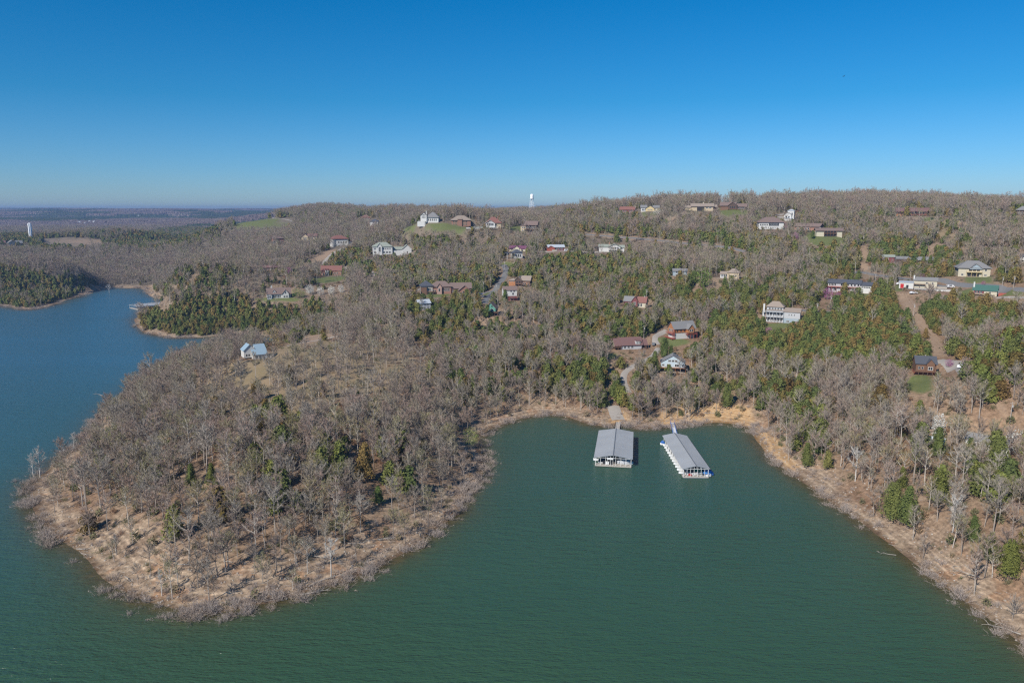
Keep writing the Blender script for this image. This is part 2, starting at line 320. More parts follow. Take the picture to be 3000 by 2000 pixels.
# ---------------------------------------------------------------- visibility table (which ground the photo can see)
TA = np.linspace(-0.86, 0.86, 520); TD = np.concatenate([np.arange(100, 1500, 5.0), np.arange(1500, 9500, 25.0)])
_tx = TA[:, None] * TD[None]; _g = np.maximum(gz(_tx, np.broadcast_to(TD[None], _tx.shape)), 0)
_sl = (_g - CAM_H) / TD[None]; HOR = np.maximum.accumulate(_sl, axis=1)
def seen(X, Y, top):
    """is a point at height top not behind nearer ground?"""
    t = X / np.maximum(Y, 1); i = np.clip(np.round((t - TA[0]) / (TA[1] - TA[0])).astype(int), 0, len(TA) - 1)
    j = np.clip(np.searchsorted(TD, Y) - 2, 0, len(TD) - 1)
    return (top - CAM_H) / np.maximum(Y, 1) > HOR[i, j] - 0.002

# ---------------------------------------------------------------- ground
PXg, PYg, DPg = project(MX, MY, GZ)
VIS = seen(MX, MY, GZ + 0.5) & (MY > 60)
def soft(polys):
    a = np.zeros(MX.shape, np.float32)
    for q in polys:
        m = VIS & (PXg > q[:, 0].min() - 4) & (PXg < q[:, 0].max() + 4) & (PYg > q[:, 1].min() - 4) & (PYg < q[:, 1].max() + 4) & (MY < 1600)
        if m.any():
            k = in_poly(PXg[m], PYg[m], q); a[m] = np.maximum(a[m], k)
    b = a.copy()
    b[1:-1, 1:-1] = (a[1:-1, 1:-1] * 2 + a[:-2, 1:-1] + a[2:, 1:-1] + a[1:-1, :-2] + a[1:-1, 2:]) / 6
    return b
A_lawn = soft(LAWN); A_tan = soft(TANS); A_mead = soft(MEADOW); A_ochre = soft([P('1925 1212 2000 1196 2110 1178 2200 1196 2215 1246 2060 1240 1950 1248'), P('1775 1224 1830 1200 1840 1248 1800 1240'), P('2200 1250 2260 1270 2340 1370 2300 1380 2210 1300')])
def grid_mesh(name, XX, YY, ZZ, mat, attrs, keep=None):
    ny, nx = XX.shape; co = np.stack([XX, YY, ZZ], -1).reshape(-1, 3).astype(np.float32)
    ii = np.arange(ny * nx).reshape(ny, nx)
    q = np.stack([ii[:-1, :-1], ii[:-1, 1:], ii[1:, 1:], ii[1:, :-1]], -1)
    if keep is not None: q = q[keep]
    q = q.reshape(-1, 4)
    if keep is not None:
        used = np.unique(q); mp = np.full(ny * nx, -1); mp[used] = np.arange(len(used)); q = mp[q]; co = co[used]
        attrs = {k: v.reshape(-1)[used] for k, v in attrs.items()}
    me = bpy.data.meshes.new(name); me.vertices.add(len(co)); me.vertices.foreach_set('co', co.ravel())
    me.loops.add(q.size); me.loops.foreach_set('vertex_index', q.ravel().astype(np.int32))
    me.polygons.add(len(q)); me.polygons.foreach_set('loop_start', np.arange(0, q.size, 4, dtype=np.int32))
    me.polygons.foreach_set('use_smooth', np.ones(len(q), bool))
    for k, v in attrs.items():
        at = me.attributes.new(k, 'FLOAT', 'POINT'); at.data.foreach_set('value', v.ravel().astype(np.float32))
    me.materials.append(mat); me.update(calc_edges=True); me.validate(); return me
def ground_material():
    m, n, b = new_mat('leaf_litter_ground')
    geo = N(n, 'ShaderNodeNewGeometry'); pos = geo.outputs['Position']
    def att(k): x = N(n, 'ShaderNodeAttribute'); x.attribute_name = k; return x.outputs['Fac']
    n1 = noise(n, 0.035, 6, 0.6, pos); n2 = noise(n, 0.7, 6, 0.7, pos); n3 = noise(n, 0.12, 5, 0.6, pos)
    litter = ramp(n, n1.outputs[0], [(0.3, (0.19, 0.115, 0.07)), (0.5, (0.25, 0.165, 0.105)), (0.68, (0.28, 0.205, 0.135))])
    fine = ramp(n, n2.outputs[0], [(0.32, (0.5,) * 3), (0.5, (1.0,) * 3), (0.68, (1.5,) * 3)])
    litter2 = mixc(n, 1.0, litter.outputs[0], fine.outputs[0], 'MULTIPLY')
    far = ramp(n, n3.outputs[0], [(0.35, (0.14, 0.115, 0.085)), (0.65, (0.21, 0.17, 0.125))])
    c = litter2
    # forest floor of the far country: darker brown-grey
    fr = N(n, 'ShaderNodeMapRange'); fr.inputs['From Min'].default_value = 420; fr.inputs['From Max'].default_value = 900
    sx = N(n, 'ShaderNodeSeparateXYZ'); n.links.new(pos, sx.inputs[0]); n.links.new(sx.outputs[1], fr.inputs[0])
    c = mixc(n, fr.outputs[0], c, far.outputs[0])
    # soil of the drawdown bank: tan and rusty orange with stones
    bn = noise(n, 0.09, 5, 0.6, pos); soil = ramp(n, bn.outputs[0], [(0.32, (0.22, 0.15, 0.10)), (0.45, (0.33, 0.24, 0.165)), (0.55, (0.39, 0.295, 0.205)), (0.64, (0.35, 0.215, 0.13)), (0.78, (0.44, 0.31, 0.19))])
    vo = N(n, 'ShaderNodeTexVoronoi'); vo.inputs['Scale'].default_value = 1.6; n.links.new(pos, vo.inputs[0])
    st = ramp(n, vo.outputs['Distance'], [(0.1, (1.25,) * 3), (0.35, (0.95,) * 3), (0.9, (0.72,) * 3)])
    soil = mixc(n, 1.0, mixc(n, 0.5, soil.outputs[0], mixc(n, 1.0, soil.outputs[0], st.outputs[0], 'MULTIPLY')), fine.outputs[0], 'MULTIPLY')
    def mod(a, amt=0.55):
        x = N(n, 'ShaderNodeMath', operation='MULTIPLY_ADD'); n.links.new(n3.outputs[0], x.inputs[0]); x.inputs[1].default_value = amt * 2; x.inputs[2].default_value = -amt
        y = N(n, 'ShaderNodeMath', operation='ADD'); y.use_clamp = True; n.links.new(a, y.inputs[0]); n.links.new(x.outputs[0], y.inputs[1])
        z = N(n, 'ShaderNodeMapRange'); z.inputs['From Min'].default_value = 0.25; z.inputs['From Max'].default_value = 0.75; n.links.new(y.outputs[0], z.inputs[0])
        g = N(n, 'ShaderNodeMath', operation='GREATER_THAN'); g.inputs[1].default_value = 0.02; n.links.new(a, g.inputs[0])
        q = N(n, 'ShaderNodeMath', operation='MULTIPLY'); n.links.new(z.outputs[0], q.inputs[0]); n.links.new(g.outputs[0], q.inputs[1]); return q.outputs[0]
    c = mixc(n, mod(att('bank')), c, soil)
    dry = ramp(n, n2.outputs[0], [(0.3, (0.22, 0.165, 0.10)), (0.7, (0.36, 0.27, 0.17))])
    grs = ramp(n, n1.outputs[0], [(0.35, (0.21, 0.165, 0.085)), (0.6, (0.30, 0.215, 0.13))])
    c = mixc(n, mod(att('meadow'), 0.7), c, mixc(n, 0.6, dry.outputs[0], grs.outputs[0]))
    cut = ramp(n, n2.outputs[0], [(0.3, (0.23, 0.155, 0.10)), (0.7, (0.36, 0.26, 0.18))])
    c = mixc(n, mod(att('tan'), 0.3), c, cut.outputs[0])
    lw = ramp(n, n2.outputs[0], [(0.3, (0.10, 0.125, 0.042)), (0.7, (0.17, 0.175, 0.07))])
    c = mixc(n, mod(att('lawn'), 0.3), c, lw.outputs[0])
    och = ramp(n, n2.outputs[0], [(0.3, (0.36, 0.20, 0.09)), (0.5, (0.48, 0.31, 0.16)), (0.7, (0.56, 0.41, 0.25))]); c = mixc(n, mod(att('ochre'), 0.5), c, och.outputs[0])
    zz = N(n, 'ShaderNodeMath', operation='MULTIPLY_ADD'); n.links.new(sx.outputs[2], zz.inputs[0]); zz.inputs[1].default_value = 9.0
    zw = N(n, 'ShaderNodeMath', operation='MULTIPLY'); zw.inputs[1].default_value = 9.0; n.links.new(n3.outputs[0], zw.inputs[0]); n.links.new(zw.outputs[0], zz.inputs[2])
    zs = N(n, 'ShaderNodeMath', operation='SINE'); n.links.new(zz.outputs[0], zs.inputs[0])
    zr = ramp(n, zs.outputs[0], [(0.0, (0.78, 0.76, 0.74)), (0.6, (1.0, 1.0, 1.0)), (1.0, (1.14, 1.13, 1.1))]); bk = att('bank'); c = mixc(n, bk, c, mixc(n, 1.0, c, zr.outputs[0], 'MULTIPLY'))
    wet = att('wet'); c = mixc(n, wet, c, mixc(n, 1.0, c, (0.55, 0.5, 0.42), 'MULTIPLY'))
    n.links.new(c, b.inputs['Base Color']); b.inputs['Roughness'].default_value = 0.95; b.inputs['Specular IOR Level'].default_value = 0.1
    bp = N(n, 'ShaderNodeBump'); bp.inputs['Strength'].default_value = 0.6; bp.inputs['Distance'].default_value = 0.35
    n.links.new(n2.outputs[0], bp.inputs['Height']); n.links.new(bp.outputs[0], b.inputs['Normal'])
    return m
M_GROUND = ground_material()
tipw = np.clip((250 - MY) / 60, 0, 1) * (MX < 20)
bankw = 11 + 16 * tipw + 5 * vnoise(MX, MY, 30, 31, 2)
A_bank = np.clip(1.25 - GD / np.maximum(bankw, 4) * 0.9, 0, 1) * (MY < 1300)
A_wet = np.clip(1.2 - np.abs(GD) / 2.4, 0, 1) * (MY < 1300)
gm = grid_mesh('ground', MX, MY, GZ, M_GROUND, dict(bank=A_bank, lawn=A_lawn, tan=A_tan, meadow=A_mead, ochre=A_ochre, wet=A_wet))
tag(mesh_obj('ground', gm), kind='structure')

# ---------------------------------------------------------------- lake
def water_material():
    m, n, b = new_mat('lake_water')
    geo = N(n, 'ShaderNodeNewGeometry'); pos = geo.outputs['Position']
    at = N(n, 'ShaderNodeAttribute'); at.attribute_name = 'shallow'; tint = N(n, 'ShaderNodeAttribute'); tint.attribute_name = 'sky_tint'
    nz = noise(n, 0.012, 4, 0.6, pos)
    deep = ramp(n, nz.outputs[0], [(0.3, (0.030, 0.076, 0.040)), (0.7, (0.038, 0.084, 0.043))])
    sh = noise(n, 0.25, 4, 0.6, pos)
    shc = ramp(n, sh.outputs[0], [(0.3, (0.055, 0.05, 0.02)), (0.7, (0.10, 0.075, 0.03))])
    dp_ = mixc(n, tint.outputs['Fac'], deep.outputs[0], (0.038, 0.11, 0.155)); c = mixc(n, at.outputs['Fac'], dp_, shc.outputs[0])  # bluer base colour paints reflected sky into the left and far water
    n.links.new(c, b.inputs['Base Color']); b.inputs['IOR'].default_value = 1.333
    b.inputs['Roughness'].default_value = 0.24; b.inputs['Specular IOR Level'].default_value = 0.5
    mp = N(n, 'ShaderNodeMapping'); mp.inputs['Scale'].default_value = (0.28, 0.95, 1); mp.inputs['Rotation'].default_value = (0, 0, R(8)); n.links.new(pos, mp.inputs[0])
    w1 = noise(n, 0.55, 3, 0.55, mp.outputs[0]); w2 = noise(n, 2.2, 3, 0.6, mp.outputs[0])
    gust = noise(n, 0.018, 3, 0.5, mp.outputs[0])
    ad = N(n, 'ShaderNodeMath', operation='MULTIPLY_ADD'); n.links.new(w2.outputs[0], ad.inputs[0]); ad.inputs[1].default_value = 0.35; n.links.new(w1.outputs[0], ad.inputs[2])
    gs = N(n, 'ShaderNodeMapRange'); gs.inputs['From Min'].default_value = .3; gs.inputs['From Max'].default_value = .7; gs.inputs['To Min'].default_value = .45; gs.inputs['To Max'].default_value = 1.1
    n.links.new(gust.outputs[0], gs.inputs[0])
    mu = N(n, 'ShaderNodeMath', operation='MULTIPLY'); n.links.new(ad.outputs[0], mu.inputs[0]); n.links.new(gs.outputs[0], mu.inputs[1])
    bp = N(n, 'ShaderNodeBump'); bp.inputs['Strength'].default_value = 1.0; bp.inputs['Distance'].default_value = 0.8
    n.links.new(mu.outputs[0], bp.inputs['Height']); n.links.new(bp.outputs[0], b.inputs['Normal'])
    return m
A_sh = np.exp(-np.maximum(-GD, 0) / 5.5) * (MY < 1300) + np.where((MY < 1300), np.clip(1.15 - np.maximum(-GD, 0) / 4, 0, 1) * .3, 0)
A_sh = np.clip(A_sh, 0, 1)
kw = (GD < 3) & (MY < 1300)
kc = kw[:-1, :-1] | kw[1:, :-1] | kw[:-1, 1:] | kw[1:, 1:]
wm = grid_mesh('lake', MX, MY, np.zeros_like(GZ), water_material(), dict(shallow=A_sh, sky_tint=np.clip((MY - 170) / 330, 0, 1) * np.clip((-MX - 20) / 120 + .0, 0, 1) * .85 + .15 * np.clip((MY - 150) / 150, 0, 1)), kc)
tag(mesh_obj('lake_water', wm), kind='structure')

# ---------------------------------------------------------------- plant prototypes
class MB:
    def __init__(s): s.v = []; s.f = []; s.m = []
    def tri(s, a, b, c, m=0):
        i = len(s.v); s.v += [a, b, c]; s.f.append((i, i + 1, i + 2)); s.m.append(m)
    def quad(s, a, b, c, d, m=0):
        i = len(s.v); s.v += [a, b, c, d]; s.f.append((i, i + 1, i + 2, i + 3)); s.m.append(m)
    def tube(s, p0, p1, r0, r1, k=4, m=0, cap=False):
        p0 = np.asarray(p0, float); p1 = np.asarray(p1, float); d = p1 - p0; L = np.linalg.norm(d) + 1e-9; d = d / L
        a = np.cross(d, [0, 0, 1.0]) if abs(d[2]) < .95 else np.cross(d, [1.0, 0, 0]); a /= np.linalg.norm(a); b = np.cross(d, a)
        i = len(s.v)
        for p, r in ((p0, r0), (p1, r1)):
            for j in range(k):
                t = 2 * math.pi * j / k; s.v.append(p + r * (a * math.cos(t) + b * math.sin(t)))
        for j in range(k): s.f.append((i + j, i + (j + 1) % k, i + k + (j + 1) % k, i + k + j)); s.m.append(m)
        if cap: s.f.append(tuple(range(i + k, i + 2 * k))); s.m.append(m); s.f.append(tuple(range(i + k - 1, i - 1, -1))); s.m.append(m)
    def box(s, x0, x1, y0, y1, z0, z1, m=0):
        i = len(s.v); s.v += [(x, y, z) for z in (z0, z1) for y in (y0, y1) for x in (x0, x1)]
        for q in ((0, 2, 3, 1), (4, 5, 7, 6), (0, 1, 5, 4), (1, 3, 7, 5), (3, 2, 6, 7), (2, 0, 4, 6)): s.f.append(tuple(i + k for k in q)); s.m.append(m)
    def mesh(s, name, mats, smooth=False): return mk_mesh(name, s.v, s.f, mats, s.m, smooth)
    def join(s, o, mo=0):
        i = len(s.v); s.v += o.v; s.f += [tuple(i + k for k in f) for f in o.f]; s.m += [mo + k for k in o.m]; return s
def unit(v): return v / (np.linalg.norm(v) + 1e-9)
def twig(B, p, d, L, wd, r, m=0):
    q = p + d * L; s_ = unit(np.cross(d, r.normal(size=3))) * wd * .5
    B.tri(p - s_, p + s_, q, m)
def bare_tree(seed, h=12.0, spread=1.0, lod=0, trunk_r=0.17):
    r = np.random.default_rng(seed); T = MB(); C = MB()
    n = 5; pt = [np.array([0, 0, -0.6])]; lean = r.normal(0, .025, 2)
    for k in range(n):
        pt.append(np.array([pt[-1][0] + (lean[0] + r.normal(0, .03)) * h / n, pt[-1][1] + (lean[1] + r.normal(0, .03)) * h / n, h * .86 * (k + 1) / n]))
    rad = [trunk_r * (1 - .8 * k / n) for k in range(n + 1)]
    for k in range(n): T.tube(pt[k], pt[k + 1], rad[k], rad[k + 1], 5 if lod == 0 else 3)
    first = r.uniform(.36, .56); nl = r.integers(10, 14) if lod == 0 else 8; az = r.uniform(0, 6.28)
    for i in range(nl):
        t = first + (0.98 - first) * (i + r.uniform(0, .6)) / nl; k = min(n - 1, int(t * n)); f = t * n - k
        p = pt[k] * (1 - f) + pt[k + 1] * f; az += 2.4 + r.normal(0, .3)
        el = R(r.uniform(18, 42) + 32 * (t - first) / (1 - first)); L = h * r.uniform(.26, .36) * spread * (1.12 - .75 * abs(t - .55)) * (0.75 if t > .85 else 1)
        d = np.array([math.cos(az) * math.cos(el), math.sin(az) * math.cos(el), math.sin(el)]); ns = 3; rr = rad[k] * .62
        for s_ in range(ns):
            q = p + d * L / ns; r1 = max(.025, rr * .62)
            T.tube(p, q, max(rr, .05), max(r1, .045), 4 if lod == 0 else 3); rr = r1
            nb = (3, 4, 5)[s_] if lod == 0 else (2, 3, 3)[s_]
            for _ in range(nb):
                bd = unit(d + r.normal(0, .55, 3) + np.array([0, 0, .18])); bl = L * r.uniform(.28, .52) * (1 - .12 * s_); fr = r.uniform(0, 1); bp = p * (1 - fr) + q * fr
                if lod == 0:
                    mid = bp + bd * bl * .55; bd2 = unit(bd + r.normal(0, .3, 3) + np.array([0, 0, .12])); end = mid + bd2 * bl * .5
                    T.tube(bp, mid, .05, .034, 3); C.tube(mid, end, .034, .014, 3)
                    for _ in range(3):
                        o = bp + (mid - bp) * r.uniform(.3, 1); td = unit(bd + r.normal(0, .6, 3) + np.array([0, 0, .15])); tl = r.uniform(.5, 1.25); twig(C, o, td, tl, .045, r)
                    for _ in range(4):
                        o = mid + (end - mid) * r.uniform(0, 1); td = unit(bd2 + r.normal(0, .5, 3) + np.array([0, 0, .2])); tl = r.uniform(.4, 1.0); twig(C, o, td, tl, .042, r)
                else:
                    end = bp + bd * bl; twig(C, bp, bd, bl, .09, r)
                    for _ in range(5):
                        o = bp + (end - bp) * r.uniform(.2, 1); td = unit(bd + r.normal(0, .6, 3) + np.array([0, 0, .15])); twig(C, o, td, r.uniform(.7, 1.6), .13, r)
            d = unit(d + np.array([0, 0, r.uniform(.02, .26)]) + r.normal(0, .12, 3)); p = q
    return T, C
def leaf(B, p, s_, r, m=0, up=None):
    a = unit(r.normal(size=3) if up is None else up + r.normal(0, .7, 3)); b = unit(np.cross(a, r.normal(size=3))); a2 = np.cross(a, b)
    k = s_ * r.uniform(.6, 1.25)
    B.quad(p + b * k * .5, p + a2 * k * .42, p - b * k * .5, p - a2 * k * .42, m)
def conifer(seed, h=8.0, rw=2.2, nleaf=700, s_=.55, bell=.75, skirt=.06):
    r = np.random.default_rng(seed); T = MB(); C = MB()
    T.tube((0, 0, -.6), (0, 0, h * .5), .14, .09, 5); T.tube((0, 0, h * .5), (0, 0, h * .93), .09, .02, 4)
    lob = r.uniform(0, 6.28, 4); la = r.uniform(.12, .28, 4)
    def rad(t, a): return rw * (1 - t) ** bell * (0.62 + .38 * min(1, t / .22)) * (1 + sum(la[i] * math.sin((i + 2) * a + lob[i] + t * 7 * (i % 2 * 2 - 1)) for i in range(4)))
    # dark inner mass of the crown
    nr, nc = 6, 8; i0 = len(C.v)
    for k in range(nr):
        t = skirt + .06 + (0.9 - skirt) * k / (nr - 1)
        for j in range(nc):
            a = 2 * math.pi * j / nc; q = rad(t, a) * .62 * r.uniform(.85, 1.1); C.v.append(np.array([q * math.cos(a), q * math.sin(a), t * h]))
    for k in range(nr - 1):
        for j in range(nc): C.f.append((i0 + k * nc + j, i0 + k * nc + (j + 1) % nc, i0 + (k + 1) * nc + (j + 1) % nc, i0 + (k + 1) * nc + j)); C.m.append(0)
    for _ in range(nleaf):
        t = skirt + (1.0 - skirt) * r.uniform(0, 1) ** 1.25; a = r.uniform(0, 6.28); q = rad(min(t, .985), a) * r.uniform(.62, 1.08) + r.uniform(0, .12)
        p = np.array([q * math.cos(a), q * math.sin(a), t * h + r.normal(0, .12)])
        leaf(C, p, s_ * r.uniform(.7, 1.3), r, 0, np.array([math.cos(a), math.sin(a), .55]))
    return T, C
def round_tree(seed, h=7.0, rw=2.6, nleaf=700, s_=.35, tall=.75, low=.12):
    r = np.random.default_rng(seed); T = MB(); C = MB()
    T.tube((0, 0, -.5), (0, 0, h * .35), .14, .1, 5)
    for i in range(7):
        a = i * .9 + r.uniform(0, .4); e = np.array([math.cos(a) * rw * .6, math.sin(a) * rw * .6, h * r.uniform(.6, .9)]); T.tube((0, 0, h * r.uniform(.15, .4)), e, .06, .02, 3)
    lob = [(unit(r.normal(size=3)), r.uniform(.15, .3)) for _ in range(7)]
    for _ in range(nleaf):
        d = unit(r.normal(size=3)); k = 1 + sum(a_ * max(0, d @ u_ - .3) for u_, a_ in lob); q = k * r.uniform(.05, 1.0) ** .42
        p = np.array([d[0] * rw * q, d[1] * rw * q, h * (low + (1 - low) * .5) + d[2] * h * (1 - low) * .5 * q]); leaf(C, p, s_, r)
    return T, C
def shrub(seed, h=2.6, rw=2.2, ns=46, leafy_=False):
    r = np.random.default_rng(seed); C = MB()
    for _ in range(ns):
        a = r.uniform(0, 6.28); el = R(r.uniform(18, 85)); d = np.array([math.cos(a) * math.cos(el), math.sin(a) * math.cos(el), math.sin(el)])
        p = np.array([r.normal(0, rw * .22), r.normal(0, rw * .22), -.4]); L = h * r.uniform(.55, 1.05) / (0.55 + .45 * math.sin(el)); q = p
        for s_ in range(3):
            e = q + d * L / 3; C.tube(q, e, .03 - .008 * s_, .022 - .006 * s_, 3)
            for _ in range(6): twig(C, q + (e - q) * r.uniform(0, 1), unit(d + r.normal(0, .6, 3)), r.uniform(.3, .8), .035, r)
            q = e; d = unit(d + r.normal(0, .22, 3) + np.array([0, 0, -.04]))
    return C
def fallen(seed, L=9.0):
    """a fallen, bleached tree: stem plus broken limbs lying on the ground"""
    r = np.random.default_rng(seed); C = MB(); p = np.array([0, 0, .22]); d = np.array([1, 0, 0.0])
    for k in range(5):
        q = p + d * L / 5; q[2] = .22 + r.uniform(-.05, .18) + .08 * k; C.tube(p, q, .2 - .03 * k, .17 - .03 * k, 6, cap=True)
        if k > 1:
            for _ in range(3):
                bd = unit(np.array([.7, r.choice([-1, 1]) * r.uniform(.4, 1), r.uniform(0, .6)])); e = q + bd * r.uniform(1, 2.6); C.tube(q, e, .06, .02, 4)
                for _ in range(4): twig(C, q + (e - q) * r.uniform(.3, 1), unit(bd + r.normal(0, .5, 3)), r.uniform(.4, 1), .05, r)
        p = q; d = unit(d + np.array([0, r.normal(0, .12), 0]))
    return C

BARE = []; BARE_FAR = []
for s_ in range(12):
    hh = [12, 13.5, 11, 14, 12.5, 10, 13, 11.5, 9, 12, 14.5, 10.5][s_]
    T, C = bare_tree(100 + s_, hh, [.85, .72, 1.05, .78, .9, 1.1, .7, .95, 1.1, .8, .68, .95][s_], 0, [.17, .19, .2, .18, .16, .17, .15, .18, .14, .17, .2, .15][s_])
    BARE.append((T.mesh('trunk', M_BARK), [C.mesh('crown', m_) for m_ in TW3[1:]], T, C, hh))
for s_ in range(6):
    T, C = bare_tree(200 + s_, 12, 1.15, 1, .2); BARE_FAR.append((T, C))
CED = []
for s_ in range(8):
    hh = [7, 8.5, 6, 7.5, 5.5, 9, 6.5, 8][s_]
    T, C = conifer(300 + s_, hh, [2.6, 2.8, 2.7, 2.4, 2.5, 2.9, 3.0, 2.5][s_], 700, .62, [.4, .34, .3, .45, .3, .4, .28, .36][s_]); CED.append((T.mesh('trunk', M_BARK), [C.mesh('crown', m_) for m_ in CED3], T, C, hh))
PINES = []
for s_ in range(3):
    T, C = conifer(340 + s_, 13, 3.3, 1100, .7, .6, .22); PINES.append((T.mesh('trunk', M_BARK), C.mesh('crown', M_PINE), T, C, 13))
SHR = [shrub(400 + s_, [2.6, 3.0, 2.2, 2.4, 1.6][s_], [2.2, 2.6, 1.8, 2.4, 1.2][s_], [46, 52, 36, 44, 26][s_]) for s_ in range(5)]
SHRM = [c.mesh('shrub', M_SHRUB) for c in SHR]

HID = bpy.data.collections.new('plant_forms')           # sources for the woods; not linked to the scene
def proto(name, B, mats):
    o = bpy.data.objects.new(name, B.mesh(name, mats)); HIDC.objects.link(o); return o
def scatter(name, pts_, rot, scl, idx, coll, label, cat='woodland'):
    """one object: points that carry copies of the forms in coll"""
    me = bpy.data.meshes.new(name); k = len(pts_); me.vertices.add(k); me.vertices.foreach_set('co', np.asarray(pts_, np.float32).ravel())
    for nm, tp, val in (('rz', 'FLOAT', rot), ('sc', 'FLOAT', scl), ('ix', 'INT', idx)):
        a = me.attributes.new(nm, tp, 'POINT'); a.data.foreach_set('value', np.asarray(val, np.float32 if tp == 'FLOAT' else np.int32))
    o = mesh_obj(name, me); g = bpy.data.node_groups.new(name, 'GeometryNodeTree')
    g.interface.new_socket('Geometry', in_out='INPUT', socket_type='NodeSocketGeometry'); g.interface.new_socket('Geometry', in_out='OUTPUT', socket_type='NodeSocketGeometry')
    gi = g.nodes.new('NodeGroupInput'); go = g.nodes.new('NodeGroupOutput'); ip = g.nodes.new('GeometryNodeInstanceOnPoints')
    ci = g.nodes.new('GeometryNodeCollectionInfo'); ci.inputs[0].default_value = coll; ci.inputs['Separate Children'].default_value = True; ci.inputs['Reset Children'].default_value = True
    def na(nm, dt): x = g.nodes.new('GeometryNodeInputNamedAttribute'); x.data_type = dt; x.inputs[0].default_value = nm; return x.outputs[0]
    cx = g.nodes.new('ShaderNodeCombineXYZ'); g.links.new(na('rz', 'FLOAT'), cx.inputs[2])
    g.links.new(gi.outputs[0], ip.inputs['Points']); g.links.new(ci.outputs[0], ip.inputs['Instance']); ip.inputs['Pick Instance'].default_value = True
    g.links.new(na('ix', 'INT'), ip.inputs['Instance Index']); g.links.new(cx.outputs[0], ip.inputs['Rotation']); g.links.new(na('sc', 'FLOAT'), ip.inputs['Scale'])
    g.links.new(ip.outputs[0], go.inputs[0]); mo = o.modifiers.new('scatter', 'NODES'); mo.node_group = g
    return tag(o, label, cat, kind='stuff')
def new_coll(nm):
    global HIDC
    HIDC = bpy.data.collections.new(nm); return HIDC
def joined(T, C): return MB().join(T).join(C, 1)
C_NEAR = new_coll('forms_bare')
for i, b_ in enumerate(BARE): proto('form_a%02d' % i, joined(b_[2], b_[3]), [M_BARK, M_TWIG])
C_CED = new_coll('forms_cedar')
for i, b_ in enumerate(CED): proto('form_b%02d' % i, joined(b_[2], b_[3]), [M_BARK, M_CEDAR])
C_FAR = new_coll('forms_bare_far')
for i, (T, C) in enumerate(BARE_FAR): proto('form_c%02d' % i, joined(T, C), [M_BARK, M_TWIG])
C_CEDF = new_coll('forms_cedar_far')
for i in range(4):
    T, C = conifer(360 + i, 8, 3.1, 170, 1.2, .4); proto('form_d%02d' % i, C, [M_CEDAR])
C_SHR = new_coll('forms_shrub')
for i, b_ in enumerate(SHR): proto('form_e%02d' % i, b_, [M_SHRUB])

# ---------------------------------------------------------------- roads and drives (photo polylines dropped on the ground)
M_ASPH = simple('old_asphalt', (0.17, 0.165, 0.16), .9, .15, .6)
M_GRAV = simple('pale_gravel', (0.33, 0.295, 0.255), .95, .18, .8)
ROADS = [('road', M_ASPH, 6.0, '1690 684 1800 694 1960 706 2100 721 2185 738'), ('road', M_ASPH, 6.5, '2440 802 2520 796 2600 810 2690 822 2830 838 2920 845 3000 851 3060 856'),
 ('driveway', M_GRAV, 5, '1005 727 975 742 955 760 948 775'), ('driveway', M_GRAV, 4.5, '1010 783 1070 792 1098 801 1096 822 1084 846'), ('road', M_ASPH, 6, '1418 890 1432 868 1452 848 1462 832 1480 806 1484 790 1475 776'),
 ('driveway', M_ASPH, 6, '1400 862 1424 856 1445 852'), ('driveway', M_GRAV, 4, '1950 968 1930 978 1912 990 1925 1010'), ('driveway', M_GRAV, 4, '1928 1020 1915 1045 1880 1062 1845 1078 1824 1096 1826 1125 1842 1150'),
 ('boat_ramp', M_GRAV, 7, '1795 1190 1802 1212 1812 1232'), ('driveway', M_GRAV, 4, '838 1014 900 1001 988 985'), ('driveway', M_GRAV, 7, '2745 1056 2790 1060 2826 1076 2832 1090'),
 ('driveway', M_ASPH, 5, '2338 908 2400 912 2450 915'), ('driveway', M_GRAV, 4, '2320 622 2300 628 2262 632'), ('road', M_GRAV, 5, '770 643 800 640 840 643 862 650'), ('driveway', M_GRAV, 4, '2920 872 2960 870 3010 874'),
 ('driveway', M_GRAV, 5, '1580 737 1610 738 1700 737 1760 740'), ('driveway', M_GRAV, 3.5, '1172 868 1200 858 1232 846')]
road_lines = []
for nm, mt, wd, s_ in ROADS:
    q = P(s_); W = np.array([hit(x, y)[:2] for x, y in q])
    L = np.concatenate([[0], np.cumsum(np.hypot(*(W[1:] - W[:-1]).T))]); t = np.linspace(0, L[-1], max(3, int(L[-1] / 2.5)))
    X = np.interp(t, L, W[:, 0]); Y = np.interp(t, L, W[:, 1])
    for _ in range(8): X[1:-1] = (X[:-2] + X[2:] + 2 * X[1:-1]) / 4; Y[1:-1] = (Y[:-2] + Y[2:] + 2 * Y[1:-1]) / 4
    road_lines.append((np.stack([X, Y], 1), wd))
    tx = np.gradient(X); ty = np.gradient(Y); l_ = np.hypot(tx, ty) + 1e-9; nx, ny = -ty / l_, tx / l_
    off = np.linspace(-.5, .5, 5) * wd; XX = X[:, None] + nx[:, None] * off; YY = Y[:, None] + ny[:, None] * off
    ZZ = np.maximum(gz(XX, YY), 0.05) + np.array([-.05, .16, .2, .16, -.05])
    tag(mesh_obj(nm, grid_mesh(nm, XX, YY, ZZ, mt, {})), kind='structure')

